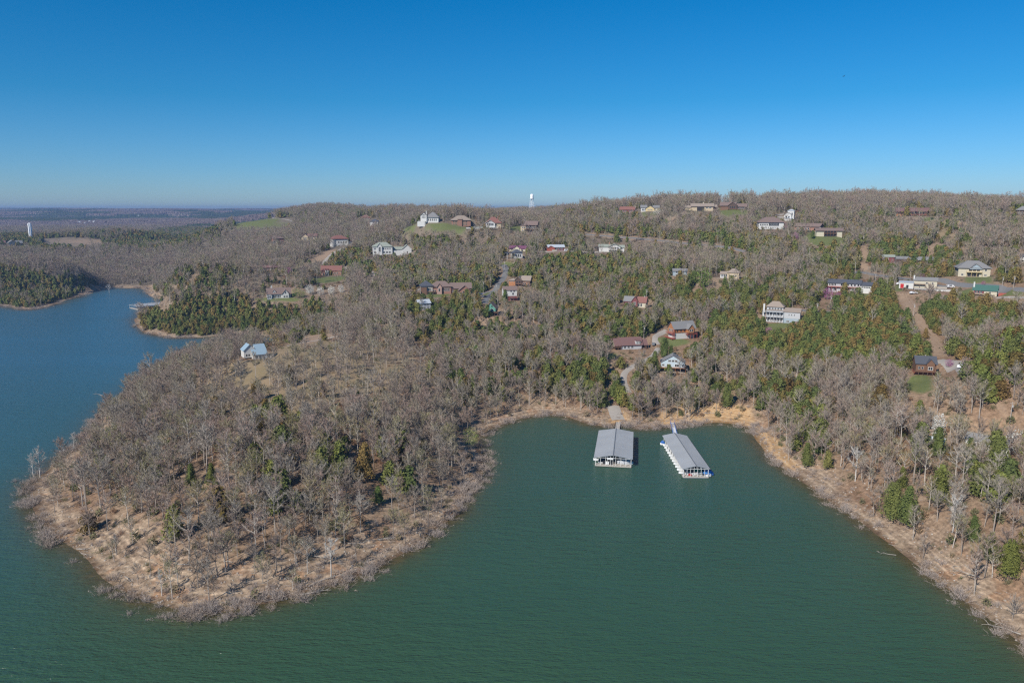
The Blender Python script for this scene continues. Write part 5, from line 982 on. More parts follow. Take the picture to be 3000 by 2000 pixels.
# stones and driftwood sticks on the bank
C_DEB = new_coll('forms_debris'); M_STONE = leafy('bank_stones', (0.26, 0.215, 0.17), (0.33, 0.28, 0.23), (0.42, 0.37, 0.31))
for i in range(5):
    B = MB(); rr = np.random.default_rng(600 + i)
    if i < 2:
        for t in (-.1, .25):
            for j in range(6): a = j * 1.047; q = (.38 if t < 0 else .24) * rr.uniform(.8, 1.25); B.v.append((math.cos(a) * q, math.sin(a) * q, t))
        for j in range(6): B.f.append((j, (j + 1) % 6, 6 + (j + 1) % 6, 6 + j)); B.m.append(0)
        B.f.append(tuple(range(6, 12))); B.m.append(0); proto('form_h%d' % i, B, [M_STONE])
    else:
        L = rr.uniform(1.5, 4.5); B.tube((-L / 2, 0, .08), (L / 2, rr.normal(0, .2), .12), .07, .04, 4)
        for _ in range(3): twig(B, np.array([rr.uniform(-L / 2, L / 2), 0, .1]), unit(rr.normal(size=3) * [1, 1, .3]), 1.0, .06, rr)
        proto('form_h%d' % i, B, [M_DRIFT])
db = []
for _ in range(16000):
    i = r_.integers(0, len(WP)); p = WP[i] + r_.normal(0, 9, 2); d_ = gd(p[0], p[1])
    if -.3 < d_ < 22 and p[1] < 420: db.append((p[0], p[1], float(gz(p[0], p[1]))))
db = np.array(db[:5200]); scatter('bank_debris', db, r_.uniform(0, 6.28, len(db)), r_.uniform(.3, 1.0, len(db)), np.where(r_.uniform(size=len(db)) < .6, r_.integers(0, 2, len(db)), r_.integers(2, 5, len(db))), C_DEB, 'stones and broken driftwood scattered over the bare bank', 'debris')
# fallen trees
FAL = [fallen(700 + i, [6.5, 8, 6, 5.5][i]).mesh('fallen_tree', M_DRIFT) for i in range(4)]
for x, y, a, s_, j, lb in [(905, 1725, 50, 1.1, 1, 'long bleached fallen tree leaning over the bank near the headland tip'), (880, 1745, 10, 1.0, 0, 'bleached fallen tree with bare limbs lying at the water edge of the headland'),
    (655, 1645, -12, .8, 2, 'pale straight log lying on the red soil under the trees'), (520, 1660, -8, .9, 3, 'pale log on the open slope of the headland tip'), (920, 1632, -20, .7, 2, 'short bleached log beside a trunk on the headland slope'),
    (1020, 1597, -10, .8, 3, 'thin white log lying along the middle of the headland bank'), (1105, 1585, 0, .7, 0, 'white log on the bank above the headland bushes'), (2625, 1628, 175, .55, 1, 'grey snag fallen into the water off the right-hand shore'),
    (2870, 1700, 150, .75, 1, 'large bleached fallen tree on the right-hand bank'), (2840, 1690, 35, .7, 2, 'bleached log crossing the right-hand bank'), (365, 1690, -35, .8, 2, 'grey log at the waterline of the headland tip'),
    (225, 1612, -15, .7, 3, 'pale log floating just off the headland tip'), (238, 1622, -15, .6, 2, 'short pale log floating beside the headland tip'), (140, 1468, 0, .7, 3, 'log lying on the left bank of the headland'),
    (300, 1160, 150, .8, 0, 'bleached limb reaching out over the left water'), (2045, 1215, 20, .9, 1, 'dark fallen tree on the orange bank behind the right dock'), (2990, 1860, 140, 1, 0, 'grey driftwood tree at the waterline low on the right-hand shore')]:
    X, Y, Z = hit(x, y); o = mesh_obj('fallen_tree', FAL[j], None, (X, Y, max(Z, 0) + .02)); o.rotation_euler = (0, 0, R(a)); o.scale = (s_,) * 3; tag(o, lb, 'log')

# ---------------------------------------------------------------- notable trees
def at_base(px, py): return hit(px, py)
def notable(name, T, C, mT, mC, px, py, hp, label, cat='tree', group=None, rz=1.0):
    X, Y, Z = hit(px, py); dp = project(X, Y, Z)[2]; zmax = max(v[2] for v in C.v); s_ = hp * dp / FPX / zmax
    put_tree(T.mesh('trunk', mT), C.mesh('crown', mC), name, (X, Y, Z), rz, float(s_), label, cat, group)
T, C = round_tree(801, 9, 3.6, 1500, .3, low=.2); notable('budding_willow', T, C, M_BARK, M_FRESH, 1380, 1318, 68, 'pale yellow-green budding tree at the water on the headland shore')
for i, (x, y, h_, lb) in enumerate([(910, 864, 31, 'leftmost and largest of the four white blossoming trees'), (940, 865, 26, 'second from left of the four white blossoming trees'), (971, 864, 28, 'third from left of the four white blossoming trees'), (1000, 858, 24, 'rightmost of the four white blossoming trees, standing apart')]):
    T, C = round_tree(810 + i, 7, 2.6, 700, .4, low=.06); notable('blossoming_pear_tree', T, C, M_BARK, M_WHITEB, x, y, h_, lb, 'tree', 'four white blossoming trees in a row')
for i, (x, y, h_, mt, nm, lb) in enumerate([(870, 875, 30, M_FRESH, 'green_tree', 'bright green round tree right beside the white cottage'), (886, 874, 24, M_FRESH, 'green_tree', 'smaller bright green tree to the right of the one by the cottage'),
    (2746, 1290, 82, M_WHITEB, 'blossoming_pear_tree', 'narrow white blossoming tree behind the red cabin low on the right'), (2975, 1335, 80, M_WHITEB, 'blossoming_pear_tree', 'wide white blossoming tree beside the white house at the right edge'),
    (2425, 878, 38, M_REDBUD, 'redbud_tree', 'pink redbud below the long house with red balcony'), (2455, 882, 28, M_REDBUD, 'redbud_tree', 'low pink redbud in front of the long house with red balcony'), (2330, 704, 24, M_REDBUD, 'redbud_tree', 'pink redbud left of the cream ranch house lawn'),
    (2300, 672, 20, M_REDBUD, 'redbud_tree', 'dark pink redbud beside the hip-roofed house with arches'), (2782, 800, 26, M_REDBUD, 'redbud_tree', 'pink redbud left of the cream house with wooden balcony'), (2880, 838, 16, M_REDBUD, 'redbud_tree', 'low pink redbud on the lawn behind the green roof'),
    (2780, 1078, 26, M_REDBUD, 'redbud_tree', 'pink redbud by the gravel pad of the brown cabin'), (846, 803, 22, M_REDBUD, 'redbud_tree', 'pink redbud on the slope left of the brick house'), (858, 782, 14, M_REDBUD, 'redbud_tree', 'small purple redbud right of the brown ranch house'),
    (888, 795, 13, M_REDBUD, 'redbud_tree', 'small pink redbud uphill from the brick house'), (1812, 741, 14, M_REDBUD, 'redbud_tree', 'purple redbud in front of the white house with arched gable'), (1846, 895, 26, M_REDBUD, 'redbud_tree', 'magenta redbud before the maroon and cream house'),
    (2250, 983, 26, M_REDBUD, 'redbud_tree', 'pale pink redbud left of the three-storey house'), (2702, 818, 18, M_REDBUD, 'redbud_tree', 'purple redbud behind the white house with terrace'), (2625, 805, 18, M_GOLD, 'golden_tree', 'orange-yellow budding tree beside a utility pole'),
    (805, 1010, 50, M_GOLD, 'golden_tree', 'golden brown budding tree behind the blue-roofed house'), (1240, 1015, 36, M_GOLD, 'golden_tree', 'yellowish budding tree at the foot of the middle slope'), (1035, 945, 30, M_GOLD, 'golden_tree', 'yellowish budding tree on the shore end of the cedar peninsula'),
    (1350, 850, 34, M_FRESH, 'green_tree', 'bright green tree behind the long house with many wings'), (1398, 872, 46, M_PINE, 'green_tree', 'dense green tree at the right end of the long many-winged house'), (2060, 845, 60, M_FRESH, 'budding_tree', 'large pale green budding tree left of the tan house with deck'),
    (1925, 632, 20, M_WHITEB, 'blossoming_bush', 'wide pale pink blossoming bush below the yellow ridge house'), (1812, 640, 24, M_WHITEB, 'blossoming_bush', 'greenish white blossoming tree below the maroon ridge house'), (1378, 655, 12, M_FRESH, 'green_tree', 'green bush beside the brown hilltop house')]):
    T, C = round_tree(830 + i, 7, 2.9 if nm != 'blossoming_bush' else 4.5, 650, .42, low=.12)
    if '2746' in str(x): T, C = round_tree(830 + i, 9, 2.0, 800, .4, low=.1)
    notable(nm, T, C, M_BARK, mt, x, y, h_, lb, 'tree')
for i, (x, y, h_, lb) in enumerate([(1071, 1412, 122, 'large dark green pine alone in the bare woods of the headland'), (1108, 1478, 60, 'smaller green pine among bare trees at the right of the headland'), (563, 1430, 75, 'dark green conifer alone on the left half of the headland'),
    (622, 1425, 72, 'green conifer beside the dark one on the left half of the headland'), (1946, 1052, 62, 'tall dark conifer directly behind the blue cabin'), (1918, 1090, 64, 'tall conifer at the left wall of the blue cabin'), (1965, 1050, 40, 'shorter dark conifer behind the roof of the blue cabin'),
    (2128, 1195, 74, 'tall dark conifer on the bank behind the right dock'), (2221, 586, 30, 'lone green conifer on the skyline right of the pale tree'), (1886, 612, 22, 'dark conifer between the maroon and yellow ridge houses'), (1990, 600, 22, 'dark conifer on the ridge left of the tan house'), (2008, 604, 28, 'dark conifer behind the tan ridge house'),
    (1866, 612, 20, 'dark conifer just right of the maroon ridge house'), (1480, 885, 38, 'bright green conifer in front of the white and red house'), (2640, 1435, 70, 'green conifer on the right slope just above the bank'), (2745, 1480, 112, 'tallest green conifer on the right slope'),
    (2612, 1525, 118, 'wide olive conifer close to the right-hand bank'), (2656, 1545, 124, 'dark conifer beside the wide olive one near the right-hand bank'), (2848, 1590, 84, 'rusty olive conifer midway up the right-hand slope'), (2955, 1690, 120, 'large green conifer low at the right edge of the slope'),
    (2898, 1650, 92, 'dark conifer left of the large green one at the right edge'), (2362, 1368, 76, 'dark conifer at the upper end of the right-hand bank'), (2424, 1376, 58, 'squat dark conifer right beside the upper end of the bank'), (2990, 1640, 90, 'conifer cut by the right edge of the view'), (2745, 1345, 95, 'dark conifer left of the white house low on the right'), (2920, 1382, 110, 'large dark conifer in front of the white house low on the right'), (2380, 700, 26, 'dark conifer between the brown house and the cream ranch'), (2480, 700, 44, 'dark conifer at the right end of the cream ranch house'),
    (2930, 820, 44, 'dark green conifer at the right wall of the large cream house'), (2830, 800, 30, 'dark green conifer behind the large cream house'), (2425, 640, 22, 'thin dark conifer in the bare woods below the ridge'), (1735, 612, 22, 'greyish conifer on the wooded ridge')]):
    T, C = conifer(860 + i, 13, [3.3, 3.9, 3.6][i % 3], 2600 if h_ > 60 else 700, .42 if h_ > 60 else .75, [.42, .34, .5][i % 3], .12); notable('conifer', T, C, M_BARK, M_PINE if 'green' in lb.split('dark')[0] else M_CEDAR, x, y, h_, lb, 'conifer')
for i, (x, y, h_, sp_, lb) in enumerate([(118, 1398, 100, .7, 'white-limbed bare tree at the water on the left edge of the headland'), (100, 1405, 82, .7, 'pale bare tree left of the white-limbed one at the headland edge'), (218, 1322, 60, .5, 'broken pale snag standing on the left shore of the headland'),
    (2121, 592, 48, 1.1, 'large pale bare tree against the sky above the dark ridge house'), (2008, 590, 34, .9, 'pale bare tree against the sky above the tan ridge house'), (2036, 596, 30, 1.1, 'wide bare tree on the skyline behind the tan ridge house'), (340, 1626, 70, .4, 'thin pale leaning trunk on the red headland slope'),
    (475, 1745, 92, .45, 'tall pale slender tree near the bushes at the headland tip'), (320, 858, 28, 1.1, 'pale bare tree on the shore of the far cove'), (2505, 1410, 110, .9, 'pale leafless tree at the bend of the right-hand shore'), (970, 1695, 130, .7, 'bushy bare tree alone on the bank of the headland'), (2790, 1560, 120, .9, 'pale green-grey bare tree on the right-hand bank')]):
    T, C = bare_tree(900 + i, 13, sp_, 0, .2); notable('pale_tree', T, C, M_PALE, M_PALE, x, y, h_, lb, 'tree')
# ---------------------------------------------------------------- covered docks
M_DROOF = simple('dock_roof_metal', (.32, .33, .335), .55, .16, .16); M_DRIDGE = simple('ridge_cap_metal', (.15, .16, .17), .5, .1, .5)
M_DDECK = simple('dock_decking', (.42, .38, .33), .9, .15, 1.2); M_DPOST = simple('white_dock_post', (.68, .68, .67), .5, .05, 1); M_BLUE = simple('blue_float', (.03, .12, .38), .4, .15, .8)
M_BOATW = simple('white_hull', (.72, .72, .71), .25, .05, .6); M_COVER = simple('grey_boat_cover', (.45, .47, .50), .8, .08, .8); M_DARKI = simple('dark_equipment', (.04, .04, .045), .5, .2, 1); M_GRNC = simple('green_boat_canopy', (.05, .22, .14), .7, .1, 1); M_TEAL = simple('bright_blue_vinyl', (.05, .25, .6), .4, .1, 1)
def frame(NL, NR, FL, sides=None):
    """dock axes from three deck corners (world x, y); the long axis from the eave lines where they are given"""
    NL, NR, FL = map(lambda p: np.array(p[:2]), (NL, NR, FL)); ux = NR - NL; W = np.linalg.norm(ux); ux = ux / W; uy = np.array([-ux[1], ux[0]])
    if sides:
        v = [np.array(b[:2]) - np.array(a[:2]) for a, b in sides]; uy = sum(q / np.linalg.norm(q) for q in v); uy = uy / np.linalg.norm(uy); ux = np.array([uy[1], -uy[0]])
    L = float((FL - NL) @ uy); return NL, ux, W, L
def dock(NL, NR, FL, label, nslip, npan, over=0.5, ze=3.7, rise=1.15, front=1.6, blue=False, cat='dock', sides=None):
    o, ux, W, L = frame(NL, NR, FL, sides); e = empty('boat_dock', (o[0], o[1], 0), math.atan2(ux[1], ux[0])); tag(e, label, cat)
    def part(nm, B, m, par=None, smooth=False): return mesh_obj(nm, B.mesh(nm, [m]), par or e)
    xm = W / 2; y0 = front - over; y1 = L + over
    # walkways: front, rear, centre, edge fingers
    def walk(x0, x1, ya, yb): B = MB(); B.box(x0, x1, ya, yb, .12, .5); part('walkway', B, M_DDECK); F = MB(); F.box(x0 + .1, x1 - .1, ya + .1, yb - .1, -.35, .1); part('float', F, M_BLUE if blue else M_DARKI)
    walk(0, W, 0, 2.6); walk(xm - 1, xm + 1, 2.62, L - 1.9); walk(0, W, L - 1.88, L)
    for i in range(1, nslip):
        y = 2.6 + (L - 4.5) * i / nslip; walk(0.02, xm - 1.02, y - .35, y + .35); walk(xm + 1.02, W - .02, y - .35, y + .35)
    # posts
    for i in range(nslip + 1):
        y = 1.0 + (L - 1.6) * i / nslip if i else .25
        for x in (.15, W - .15):
            B = MB(); B.box(x - .09, x + .09, y - .09, y + .09, .5, ze + .02); part('post', B, M_DPOST)
    for x in np.linspace(.15, W - .15, 8)[1:-1]:
        B = MB(); hh = ze + rise * (1 - abs(x - xm) / xm); B.box(x - .06, x + .06, .2, .32, .5, hh - .1); part('post', B, M_DPOST)
    # roof: sheet panels on each slope, lying side by side
    for sgn in (-1, 1):
        xe = -over if sgn < 0 else W + over; zE = ze - .08
        for i in range(npan):
            ya = y0 + (y1 - y0) * i / npan + .015; yb = y0 + (y1 - y0) * (i + 1) / npan - .015
            if i == 0: ya = -over * .4
            B = MB(); t = .07; q = [(xe, ya, zE), (xm + sgn * .02, ya, ze + rise), (xm + sgn * .02, yb, ze + rise), (xe, yb, zE)]
            k = len(B.v); B.v += q + [(a, b, c + t) for a, b, c in q]
            for f in ((0, 3, 2, 1), (4, 5, 6, 7), (0, 1, 5, 4), (1, 2, 6, 5), (2, 3, 7, 6), (3, 0, 4, 7)): B.f.append(f); B.m.append(0)
            pn = part('roof_panel', B, M_DROOF)
            S_ = MB(); nseam = 3
            for j in range(nseam):
                yy = ya + (yb - ya) * (j + .5) / nseam; a_ = np.array([xe, yy, zE + t]); b_ = np.array([xm + sgn * .04, yy, ze + rise + t]); k = len(S_.v)
                for p in (a_, b_):
                    for dy_, dz_ in ((-.04, 0), (.04, 0), (.04, .05), (-.04, .05)): S_.v.append((p[0], p[1] + dy_, p[2] + dz_))
                for f in ((0, 1, 5, 4), (1, 2, 6, 5), (2, 3, 7, 6), (3, 0, 4, 7), (0, 3, 2, 1), (4, 5, 6, 7)): S_.f.append(tuple(k + v for v in f)); S_.m.append(0)
            part('seam', S_, M_DROOF, pn)
    B = MB(); B.box(xm - .16, xm + .16, -over * .4, y1, ze + rise + .1, ze + rise + .2); part('ridge_cap', B, M_DRIDGE)
    # gable truss and eave trim at the open front, light sheet gable at the back
    for yy in (.02, L + .3):
        B = MB(); B.tube((0, yy, ze - .1), (W, yy, ze - .1), .07, .07, 4); B.tube((0, yy, ze - .1), (xm, yy, ze + rise - .1), .07, .07, 4); B.tube((W, yy, ze - .1), (xm, yy, ze + rise - .1), .07, .07, 4)
        for i in range(1, 6): x = W * i / 6; B.tube((x, yy, ze - .1), (x, yy, ze + rise * (1 - abs(x - xm) / xm) - .1), .04, .04, 3)
        part('truss', B, M_DPOST)
    return e, (o, ux, np.array([-ux[1], ux[0]]), W, L)
def dpos(fr, x, y): o, ux, uy, W, L = fr; p = o + ux * x + uy * y; return float(p[0]), float(p[1]), math.atan2(ux[1], ux[0])
def boat_mesh(L=6.0, W=2.2, covered=False):
    B = MB(); n_ = 9; prof = []
    for i in range(n_):
        t = i / (n_ - 1); wd = W / 2 * (1 - max(0, (t - .45) / .55) ** 2.2) ; zt = .75 + .3 * t ** 2
        prof.append([(t * L, -wd, zt), (t * L, -wd * .8, .15), (t * L, 0, -.1 + .5 * max(0, t - .8) * 3), (t * L, wd * .8, .15), (t * L, wd, zt)])
    for p in prof: B.v += p
    for i in range(n_ - 1):
        for j in range(4): B.f.append((i * 5 + j, i * 5 + j + 1, (i + 1) * 5 + j + 1, (i + 1) * 5 + j)); B.m.append(0)
    B.f.append((0, 4, 3, 2, 1)); B.m.append(0); C = MB()
    for i in range(n_):
        t = i / (n_ - 1); a, b = prof[i][0], prof[i][4]; hh = (1.3 if covered else .12) * math.sin(math.pi * min(1, .15 + t * .85)) * (1 if covered else .6)
        C.v += [(a[0], a[1], a[2] + .01), (a[0], a[1] * .5, a[2] + hh * .8), (a[0], 0, a[2] + hh), (b[0], b[1] * .5, b[2] + hh * .8), (b[0], b[1], b[2] + .01)]
    for i in range(n_ - 1):
        for j in range(4): C.f.append((i * 5 + j, i * 5 + j + 1, (i + 1) * 5 + j + 1, (i + 1) * 5 + j)); C.m.append(0)
    C.f.append((0, 1, 2, 3, 4)); C.m.append(0); return B, C
HULL = {}
def boat(x, y, rz, label, L=6.0, cover=None, name='boat', cat='boat', group=None, hullm=None, z=0.15):
    cv = cover is not None; key = (round(L, 1), cv, (cover or M_BOATW).name, (hullm or M_BOATW).name)
    if key not in HULL:
        a, b = boat_mesh(L, L * .36, cv); HULL[key] = (a.mesh('hull', [hullm or M_BOATW]), b.mesh('cover' if cv else 'boat_deck', [cover or M_BOATW]))
    e = empty(name, (x, y, z), rz); mesh_obj('hull', HULL[key][0], e); mesh_obj('cover' if cv else 'boat_deck', HULL[key][1], e)
    W_ = MB(); W_.box(L * .5, L * .53, -L * .1, L * .1, 1.0, 1.5); W_.box(-.25, .05, -.2, .2, .2, 1.1)
    if not cv: mesh_obj('windscreen', MB().join(W_).mesh('windscreen', [M_DARKI]), e)
    return tag(e, label, cat, group)
# left dock
eA, fA = dock(at_z(1743, 1362, .4), at_z(1849, 1364.5, .4), at_z(1757, 1261, 3.7), 'wide covered boat dock with pale grey metal roof, left of the two', 4, 12, sides=[(at_z(1741, 1339, 3.7), at_z(1755.6, 1258.6, 3.7)), (at_z(1850.6, 1339, 3.7), at_z(1853, 1262.3, 3.7))])
W, L = fA[3], fA[4]
x, y, a = dpos(fA, W * .60, 3.9); boat(x, y, a, 'large boat under a pale grey cover in the front right of the left dock', 6.4, M_COVER)
x, y, a = dpos(fA, W * .08, 3.9); boat(x, y, a, 'dark boat in the front left of the left dock', 4.6, M_DARKI)
x, y, a = dpos(fA, 2.2, 6.2); boat(x, y, a + R(180), 'white boat bow poking out of the left side of the left dock', 3.2)
for k in range(3):
    x, y, a = dpos(fA, W * .5 + 1.3, 8.2 + (L - 8) * k / 3); boat(x, y, a, 'white boat in the shade of the left dock, %s slip from the front' % ['second', 'third', 'rear'][k], 5.2, None)
for nm, x0, w_, h_, m, lb in (('storage_box', W * .34, 1.3, 1.2, M_BOATW, 'white storage box on the front walkway of the left dock'), ('barbecue', W * .24, .9, 1.1, M_DARKI, 'dark barbecue beside the white box on the left dock'), ('dock_bench', W * .42, 1.2, .6, M_DARKI, 'dark bench right of the white box on the left dock')):
    x, y, a = dpos(fA, x0, 1.9); B = MB(); B.box(-w_ / 2, w_ / 2, -.4, .4, .5, .5 + h_ * .75); B.box(-w_ / 2 - .06, w_ / 2 + .06, -.46, .46, .5 + h_ * .76, .5 + h_ * .86); 
    if nm != 'storage_box': B.box(-w_ / 2, w_ / 2, .3, .42, .5 + h_ * .87, .5 + h_ * 1.15)
    o = mesh_obj(nm, B.mesh(nm, [m]), None, (x, y, 0)); o.rotation_euler = (0, 0, a); tag(o, lb, nm.replace('_', ' '))
x, y, a = dpos(fA, W * .5 - 1.2, .1); B = MB(); B.box(-1.2, 1.2, -.06, .04, 3.0, 3.7); B.box(-1.15, -1.05, .05, .15, .5, 3.0); B.box(1.05, 1.15, .05, .15, .5, 3.0); o = mesh_obj('dock_sign', B.mesh('dock_sign', [M_DPOST]), None, (x, y, 0)); o.rotation_euler = (0, 0, a); tag(o, 'blank white board hanging at the front gable of the left dock', 'sign')
# right dock
eB, fB = dock(at_z(2001, 1397, .4), at_z(2077, 1399.5, .4), at_z(1942, 1276, 3.7), 'long narrow covered boat dock with grey metal roof, right of the two', 11, 16, blue=True, sides=[(at_z(2000.3, 1372.7, 3.7), at_z(1941.3, 1274.5, 3.7)), (at_z(2076, 1373.6, 3.7), at_z(2008.3, 1276.3, 3.7))])
W, L = fB[3], fB[4]
for k in range(11):
    x, y, a = dpos(fB, 3.5, 2.6 + (L - 4.5) * (k + .5) / 11); boat(x, y, a + R(180), '%s white boat bow from the front along the left side of the right dock' % ['first', 'second', 'third', 'fourth', 'fifth', 'sixth', 'seventh', 'eighth', 'ninth', 'tenth', 'eleventh'][k], 4.3, None, group='white boats in the left slips of the right dock')
x, y, a = dpos(fB, W * .12, 3.3); boat(x, y, a, 'white pontoon boat across the front of the right dock', 5.4)
x, y, a = dpos(fB, W * .5, 4.6); boat(x, y, a, 'boat under a green cover at the front of the right dock', 4.2, M_GRNC)
x, y, a = dpos(fB, W * .86, 1.2); boat(x, y, a, 'white jet ski at the front right corner of the right dock', 2.6, None, 'jet_ski', 'jet ski')
x, y, a = dpos(fB, W * .88, 3.6); boat(x, y, a - R(12), 'bright blue personal watercraft lift sticking out of the right dock', 3.8, M_TEAL, 'jet_ski', 'jet ski', None, M_BLUE)
x, y, a = dpos(fB, W * .86, L * .42); boat(x, y, a, 'white boat bow poking out of the right side of the right dock', 2.6)
x, y, a = dpos(fB, .2, L * .95); boat(x, y, a + R(170), 'blue boat at the rear left corner of the right dock', 1.9, M_BLUE)
B = MB()
for i in range(2): B.tube((-2, .1 * i, .9 + .5 * i), (2, .1 * i, .9 + .5 * i), .05, .05, 4)
for i in range(9): B.tube((-2 + .5 * i, 0, .5), (-2 + .5 * i, .1, 1.4), .03, .03, 3)
x, y, a = dpos(fB, W * .58, 1.2); o = mesh_obj('ladder_rack', B.mesh('ladder_rack', [M_DPOST]), None, (x, y, 0)); o.rotation_euler = (0, 0, a); tag(o, 'low lattice rack lying on the front walkway of the right dock', 'rack')
B = MB(); B.box(-.6, .6, -.3, .3, .5, .85); B.box(-.5, .5, .12, .3, .86, 1.2); x, y, a = dpos(fB, W * .3, 1.5); o = mesh_obj('red_float', B.mesh('red_float', [MT['carred']]), None, (x, y, 0)); o.rotation_euler = (0, 0, a); tag(o, 'small red float toy on the front walkway of the right dock', 'float')
# far dock
eC, fC = dock(at_z(379, 901.5, .4), at_z(404, 907.5, .4), at_z(490, 885.5, .4), 'long covered dock with pale roof in the far cove on the left', 7, 9, front=.6)
# gangways
def gangway(p0, p1, w_, m, label, truss=False):
    p0 = np.array(p0); p1 = np.array(p1); d = p1 - p0; L_ = np.linalg.norm(d[:2]); e = empty('gangway', tuple(p0), math.atan2(d[1], d[0])); dz = d[2]; n_ = 10
    for i in range(n_):
        B = MB(); a, b = L_ * i / n_ + .02, L_ * (i + 1) / n_ - .02; z0, z1 = dz * i / n_, dz * (i + 1) / n_; k = [(a, -w_ / 2, z0), (b, -w_ / 2, z1), (b, w_ / 2, z1), (a, w_ / 2, z0)]; B.v += k + [(x, y, z + .12) for x, y, z in k]
        for f in ((0, 3, 2, 1), (4, 5, 6, 7), (0, 1, 5, 4), (1, 2, 6, 5), (2, 3, 7, 6), (3, 0, 4, 7)): B.f.append(f); B.m.append(0)
        mesh_obj('plank', B.mesh('plank', [M_DDECK if not truss else M_DPOST]), e)
    for s_ in (-1, 1):
        B = MB(); y = s_ * (w_ / 2 + .06); B.tube((0, y, .15), (L_, y, dz + .15), .07, .07, 4); B.tube((0, y, 1.1), (L_, y, dz + 1.1), .05, .05, 4)
        for i in range(n_ + 1): B.tube((L_ * i / n_, y, dz * i / n_ + .1), (L_ * i / n_, y, dz * i / n_ + 1.1), .04, .04, 3)
        if truss:
            for i in range(n_): B.tube((L_ * i / n_, y, dz * i / n_ + .1), (L_ * (i + 1) / n_, y, dz * (i + 1) / n_ + 1.1), .035, .035, 3)
        mesh_obj('railing', B.mesh('railing', [m]), e)
    return tag(e, label, 'gangway')
xa, ya, _ = dpos(fA, fA[3] / 2, fA[4]); g1 = hit(1812, 1240); gangway((xa, ya, .55), (g1[0], g1[1], max(g1[2], .3) + .2), 2.2, M_DARKI, 'short dark ramp from the left dock to the gravel landing')
xb, yb, _ = dpos(fB, fB[3] * .62, fB[4]); g2 = hit(1969, 1240); gangway((xb, yb, .55), (g2[0], g2[1], max(g2[2], .3) + .3), 1.6, M_BLUE, 'long blue truss walkway from the right dock to the bank', True)
xc, yc, _ = dpos(fC, fC[3] / 2, fC[4]); g3 = hit(515, 880); gangway((xc, yc, .55), (g3[0], g3[1], max(g3[2], .3) + .2), 1.6, M_DDECK, 'short ramp from the far covered dock to the peninsula')

# ---------------------------------------------------------------- water towers and mast
M_WTW = simple('white_tank_paint', (.85, .85, .85), .4, .04, .05)
def tank(B, prof, k=20):
    i = len(B.v)
    for r_0, z_ in prof:
        for j in range(k): a = 2 * math.pi * j / k; B.v.append((r_0 * math.cos(a), r_0 * math.sin(a), z_))
    for q in range(len(prof) - 1):
        for j in range(k): B.f.append((i + q * k + j, i + q * k + (j + 1) % k, i + (q + 1) * k + (j + 1) % k, i + (q + 1) * k + j)); B.m.append(0)
X, Y, Z = at_d(1558, 622, 1760); Z = float(gz(X, Y)); top = at_d(1558, 568, 1760)[2]; Hh = top - Z
e = empty('water_tower', (X, Y, Z)); tag(e, 'white legged water tower standing on the skyline', 'water tower'); u = Hh
B = MB(); tank(B, [(.05, u * .70), (.07 * u, u * .72), (.085 * u, u * .76), (.085 * u, u * .94), (.06 * u, u * .98), (.05, u * 1.0)]); mesh_obj('tank', B.mesh('tank', [M_WTW], True), e)
for j in range(4): a = j * math.pi / 2 + .5; B = MB(); B.tube((math.cos(a) * u * .19, math.sin(a) * u * .19, -2), (math.cos(a) * u * .085, math.sin(a) * u * .085, u * .76), .32, .28, 6); mesh_obj('leg', B.mesh('leg', [M_WTW]), e)
B = MB(); B.tube((0, 0, -2), (0, 0, u * .71), .6, .6, 8); mesh_obj('riser_pipe', B.mesh('riser_pipe', [M_WTW]), e)
for zf in (.2, .46):
    B = MB(); rr = u * (.19 - .105 * zf / .76)
    for j in range(4): a = j * math.pi / 2 + .5; b = a + math.pi / 2; B.tube((math.cos(a) * rr, math.sin(a) * rr, u * zf), (math.cos(b) * rr, math.sin(b) * rr, u * zf), .25, .25, 4)
    mesh_obj('brace', B.mesh('brace', [M_WTW]), e)
B = MB(); tank(B, [(.088 * u, u * .755), (.105 * u, u * .755), (.105 * u, u * .775), (.088 * u, u * .775)]); mesh_obj('balcony', B.mesh('balcony', [M_WTW]), e)
X, Y, Z = at_d(91, 700, 1500); Z = float(gz(X, Y)); u = at_d(91, 653, 1500)[2] - Z; e = empty('standpipe', (X, Y, Z)); tag(e, 'tall white cylindrical water tank above the trees on the left', 'water tank')
B = MB(); tank(B, [(u * .105, -3), (u * .105, u * .96), (u * .08, u * .99), (.05, u)], 24); mesh_obj('tank', B.mesh('tank', [M_WTW], True), e); B = MB(); B.box(-.4, .4, -u * .105 - .8, -u * .105 - .2, 2, u * .97); mesh_obj('ladder', B.mesh('ladder', [M_DPOST]), e)
X, Y = at_d(427, 612, 6500)[:2]; Z = float(gz(X, Y)); B = MB(); B.tube((0, 0, 0), (0, 0, 62), 1.6, .6, 3); 
for i in range(12): B.tube((-1.4, 0, 5 * i), (1.4, 0, 5 * i + 5), .3, .3, 3)
tag(mesh_obj('radio_mast', B.mesh('radio_mast', [MT['poledark']]), None, (X, Y, Z)), 'thin radio mast on the distant hill at the left', 'mast')

